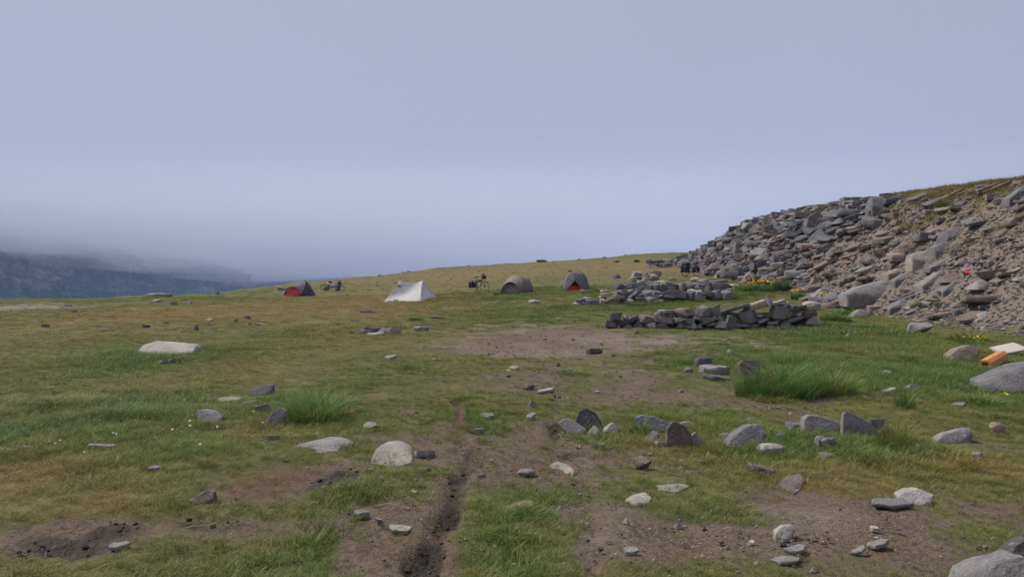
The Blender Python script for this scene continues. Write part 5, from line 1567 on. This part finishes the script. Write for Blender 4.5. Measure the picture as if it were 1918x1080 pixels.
tussock(779, 600, 32, 14, MG, 'small bright tussock in front of the white tent', 419, 220)
tussock(1273, 560, 30, 13, DG, 'dark grass clump against the far wall', 420, 240)
tussock(1190, 573, 34, 12, DG, 'dark grass clump at the near foot of the far wall', 421, 240)
tussock(1122, 548, 36, 16, DG, 'dark grass clump right of the grey tent', 422, 240)
tussock(930, 552, 14, 7, DG, 'small dark tuft between the bicycle and the tan tent', 423, 120)
tussock(1733, 572, 34, 14, DG, 'green tuft on the scree foot beside the dark boulder', 424, 200)
tussock(1765, 572, 26, 14, OG, 'rusty tuft on the scree foot right of the green tuft', 425, 200, straw=.5)
tussock(1697, 434, 24, 18, (.22, .13, .05), 'orange-brown tuft in the upper scree', 426, 200, straw=.4)
tussock(1770, 386, 34, 20, MG, 'green clump near the top of the bank', 427, 260)
tussock(1400, 440, 20, 14, (.11, .19, .04), 'bright green plant high on the rubble', 428, 200, width=.03)
tussock(1470, 545, 44, 34, (.07, .13, .06), 'tall leafy thistle-like plant behind the yellow flowers', 429, 420, width=.05)
tussock(1212, 905, 60, 24, MG, 'green tuft beside the flat pale stone near the right rut', 430, 240)
tussock(960, 1010, 120, 30, MG, 'thick grass patch between the ruts near the bottom', 431, 800, straw=.15)
tussock(1000, 970, 100, 28, DG, 'dark grass patch beside the long rough stone', 432, 600)
tussock(900, 1085, 100, 28, YG, 'yellow-green grass patch at the bottom edge between the ruts', 433, 500)
tussock(1390, 960, 90, 24, YG, 'straw-tipped tuft right of the pale smooth stone', 434, 260, straw=.4)

# yellow flowers: leafy clump with small heads
def flower_clump(px, py, wpx, hpx, nfl, label, seed, head=(.62, .42, .02), leaf=MG, hs=.03):
    e = root_at('flower_clump', px, py, label, 'flowers'); g = e.location
    w = wpx * g.y / F; h = hpx * g.y / F
    n = 260
    V, T, C = blades(seed, n, w * .42, h * .4, h, max(.012, .0012 * g.y), .7, .1, 4)
    tn = np.ones((n, 9, 4)); tn[:, :, :3] = np.array(leaf) * (.75 + .5 * np.random.RandomState(seed).rand(n))[:, None, None]
    link(soup_obj('leaves', V * np.array([1, .7, 1]), T, C, M['sedge'], tn), e)
    rr = random.Random(seed); me = None
    for i in range(nfl):
        if me is None:
            bm = bmesh.new(); bmesh.ops.create_cone(bm, cap_ends=True, segments=8, radius1=.5, radius2=1.0, depth=.7)
            me = bpy.data.meshes.new('flower_head'); bm.to_mesh(me); bm.free(); me.materials.append(simple_mat('petal_%d' % int(head[0] * 100), head, .7, .2))
        o = bpy.data.objects.new('flower_head', me); s = hs * rr.uniform(.7, 1.3)
        o.scale = (s, s, s); a = rr.uniform(0, 6.28); d = w * .5 * math.sqrt(rr.random())
        o.location = (math.cos(a) * d, math.sin(a) * d * .7, h * rr.uniform(.7, 1.1)); o.rotation_euler = (rr.uniform(.2, .9), rr.uniform(-.4, .4), rr.uniform(0, 6))
        link(o, e)
    return e
flower_clump(1432, 545, 70, 22, 60, 'wide clump of yellow flowers between the far wall and the rubble', 501, hs=.045)
flower_clump(1398, 546, 40, 16, 24, 'sparser yellow flowers left of the wide yellow clump', 502, hs=.04)
flower_clump(1547, 566, 26, 16, 34, 'small dense yellow flower clump beside the pale boulder', 503, hs=.045)
flower_clump(1494, 560, 28, 18, 20, 'yellow flowers above the right end of the near wall', 504, hs=.04)
flower_clump(1815, 645, 60, 16, 9, 'few yellow flowers above the split tan stone', 505, hs=.02)
flower_clump(1872, 760, 60, 22, 6, 'leafy clump with scattered small yellow flowers under the tilted slab', 506, hs=.014, head=(.5, .45, .05))

# white seed heads in the left grass
sph = None
for i, (x, y) in enumerate([(356, 788), (356, 797), (407, 799), (323, 804), (375, 832), (212, 810), (218, 812), (113, 824), (104, 830), (345, 748), (93, 826), (158, 846), (492, 791), (475, 770)]):
    g = ground_at(x, y + 12)
    e = bpy.data.objects.new('seed_head', None); e.location = g; link(e)
    tag(e, 'white fluffy seed head on a thin stalk in the left grass', 'seed head', 'white seed heads in the left grass')
    if sph is None:
        bm = bmesh.new(); bmesh.ops.create_icosphere(bm, subdivisions=2, radius=.016)
        rr = random.Random(3)
        for v in bm.verts: v.co *= rr.uniform(.75, 1.15)
        sph = bpy.data.meshes.new('fluff'); bm.to_mesh(sph); bm.free(); sph.materials.append(simple_mat('white_fluff', (.75, .75, .70), .9, .1))
    f_ = bpy.data.objects.new('fluff', sph); f_.location = (0, 0, 12 * g.y / F); k = .8 if i < 5 else .55; f_.scale = (k, k, k); link(f_, e)
    tube('stalk', [[(0, 0, -.02), (.005, 0, 12 * g.y / F)]], .0018, simple_mat('stalk_green', (.12, .15, .05)), e, 4)

lap('tussocks')
# specks of tiny white flowers in the left meadow, far too many to count
r = np.random.RandomState(17); nf = 900
fpx, fpy = 150 + 170 * r.randn(nf), 715 + 50 * r.randn(nf)
kq = (fpx > -30) & (fpx < 700) & (fpy > 600) & (fpy < 900); fpx, fpy = fpx[kq], fpy[kq]
X_, Y_, Z_, ok_ = ground_many(fpx, fpy); X_, Y_, Z_ = X_[ok_], Y_[ok_], Z_[ok_]
hf = .04 + .06 * r.rand(len(X_)); sf = .004 + .004 * r.rand(len(X_))
oct_ = np.array([(1, 0, 0), (-1, 0, 0), (0, 1, 0), (0, -1, 0), (0, 0, .7), (0, 0, -.7)]); of_ = np.array([(0, 2, 4), (2, 1, 4), (1, 3, 4), (3, 0, 4), (2, 0, 5), (1, 2, 5), (3, 1, 5), (0, 3, 5)])
Vf = (np.stack([X_, Y_, Z_ + hf], -1)[:, None, :] + oct_[None] * sf[:, None, None]).reshape(-1, 3); Tf = (of_[None] + (np.arange(len(X_)) * 6)[:, None, None]).reshape(-1, 3)
tag(link(bpy.data.objects.new('tiny_flowers', soup_mesh('tiny_flowers', Vf, Tf, [simple_mat('cream_petal', (.55, .54, .44), .8, .2)]))), 'specks of tiny whitish flowers over the left meadow', 'flowers', kind='stuff')

# straw litter on the near soil
r = np.random.RandomState(91); ns = 1100
Ys = np.sqrt(3.2 ** 2 + (10 ** 2 - 3.2 ** 2) * r.rand(ns)); Xs = (r.rand(ns) * 2 - 1) * .74 * Ys; Zs = hgt(Xs, Ys)
an = r.rand(ns) * 3.14; ln = .012 + .07 * r.rand(ns) ** 3; wd = .0012 + .001 * r.rand(ns)
dx, dy = np.cos(an) * ln, np.sin(an) * ln; ox, oy = -np.sin(an) * wd, np.cos(an) * wd
zz = Zs + .006 + .012 * r.rand(ns); bend = .02 * r.randn(ns) * ln / .1
Vs = np.stack([np.stack([Xs - dx - ox, Ys - dy - oy, zz], -1), np.stack([Xs - dx + ox, Ys - dy + oy, zz + .002], -1), np.stack([Xs + bend - ox, Ys + bend - oy, zz + .01], -1), np.stack([Xs + bend + ox, Ys + bend + oy, zz + .012], -1),
               np.stack([Xs + dx, Ys + dy, zz], -1)], 1)
Ts = (np.array([(0, 1, 3), (0, 3, 2), (2, 3, 4)])[None] + (np.arange(ns) * 5)[:, None, None]).reshape(-1, 3)
sm = soup_mesh('straw_litter', Vs.reshape(-1, 3), Ts, [simple_mat('straw', (.30, .235, .13), .8, .2, .35, 30)])
tag(link(bpy.data.objects.new('straw_litter', sm)), 'dry straw bits scattered on the near soil', 'straw', kind='stuff')
lap('f_grass')
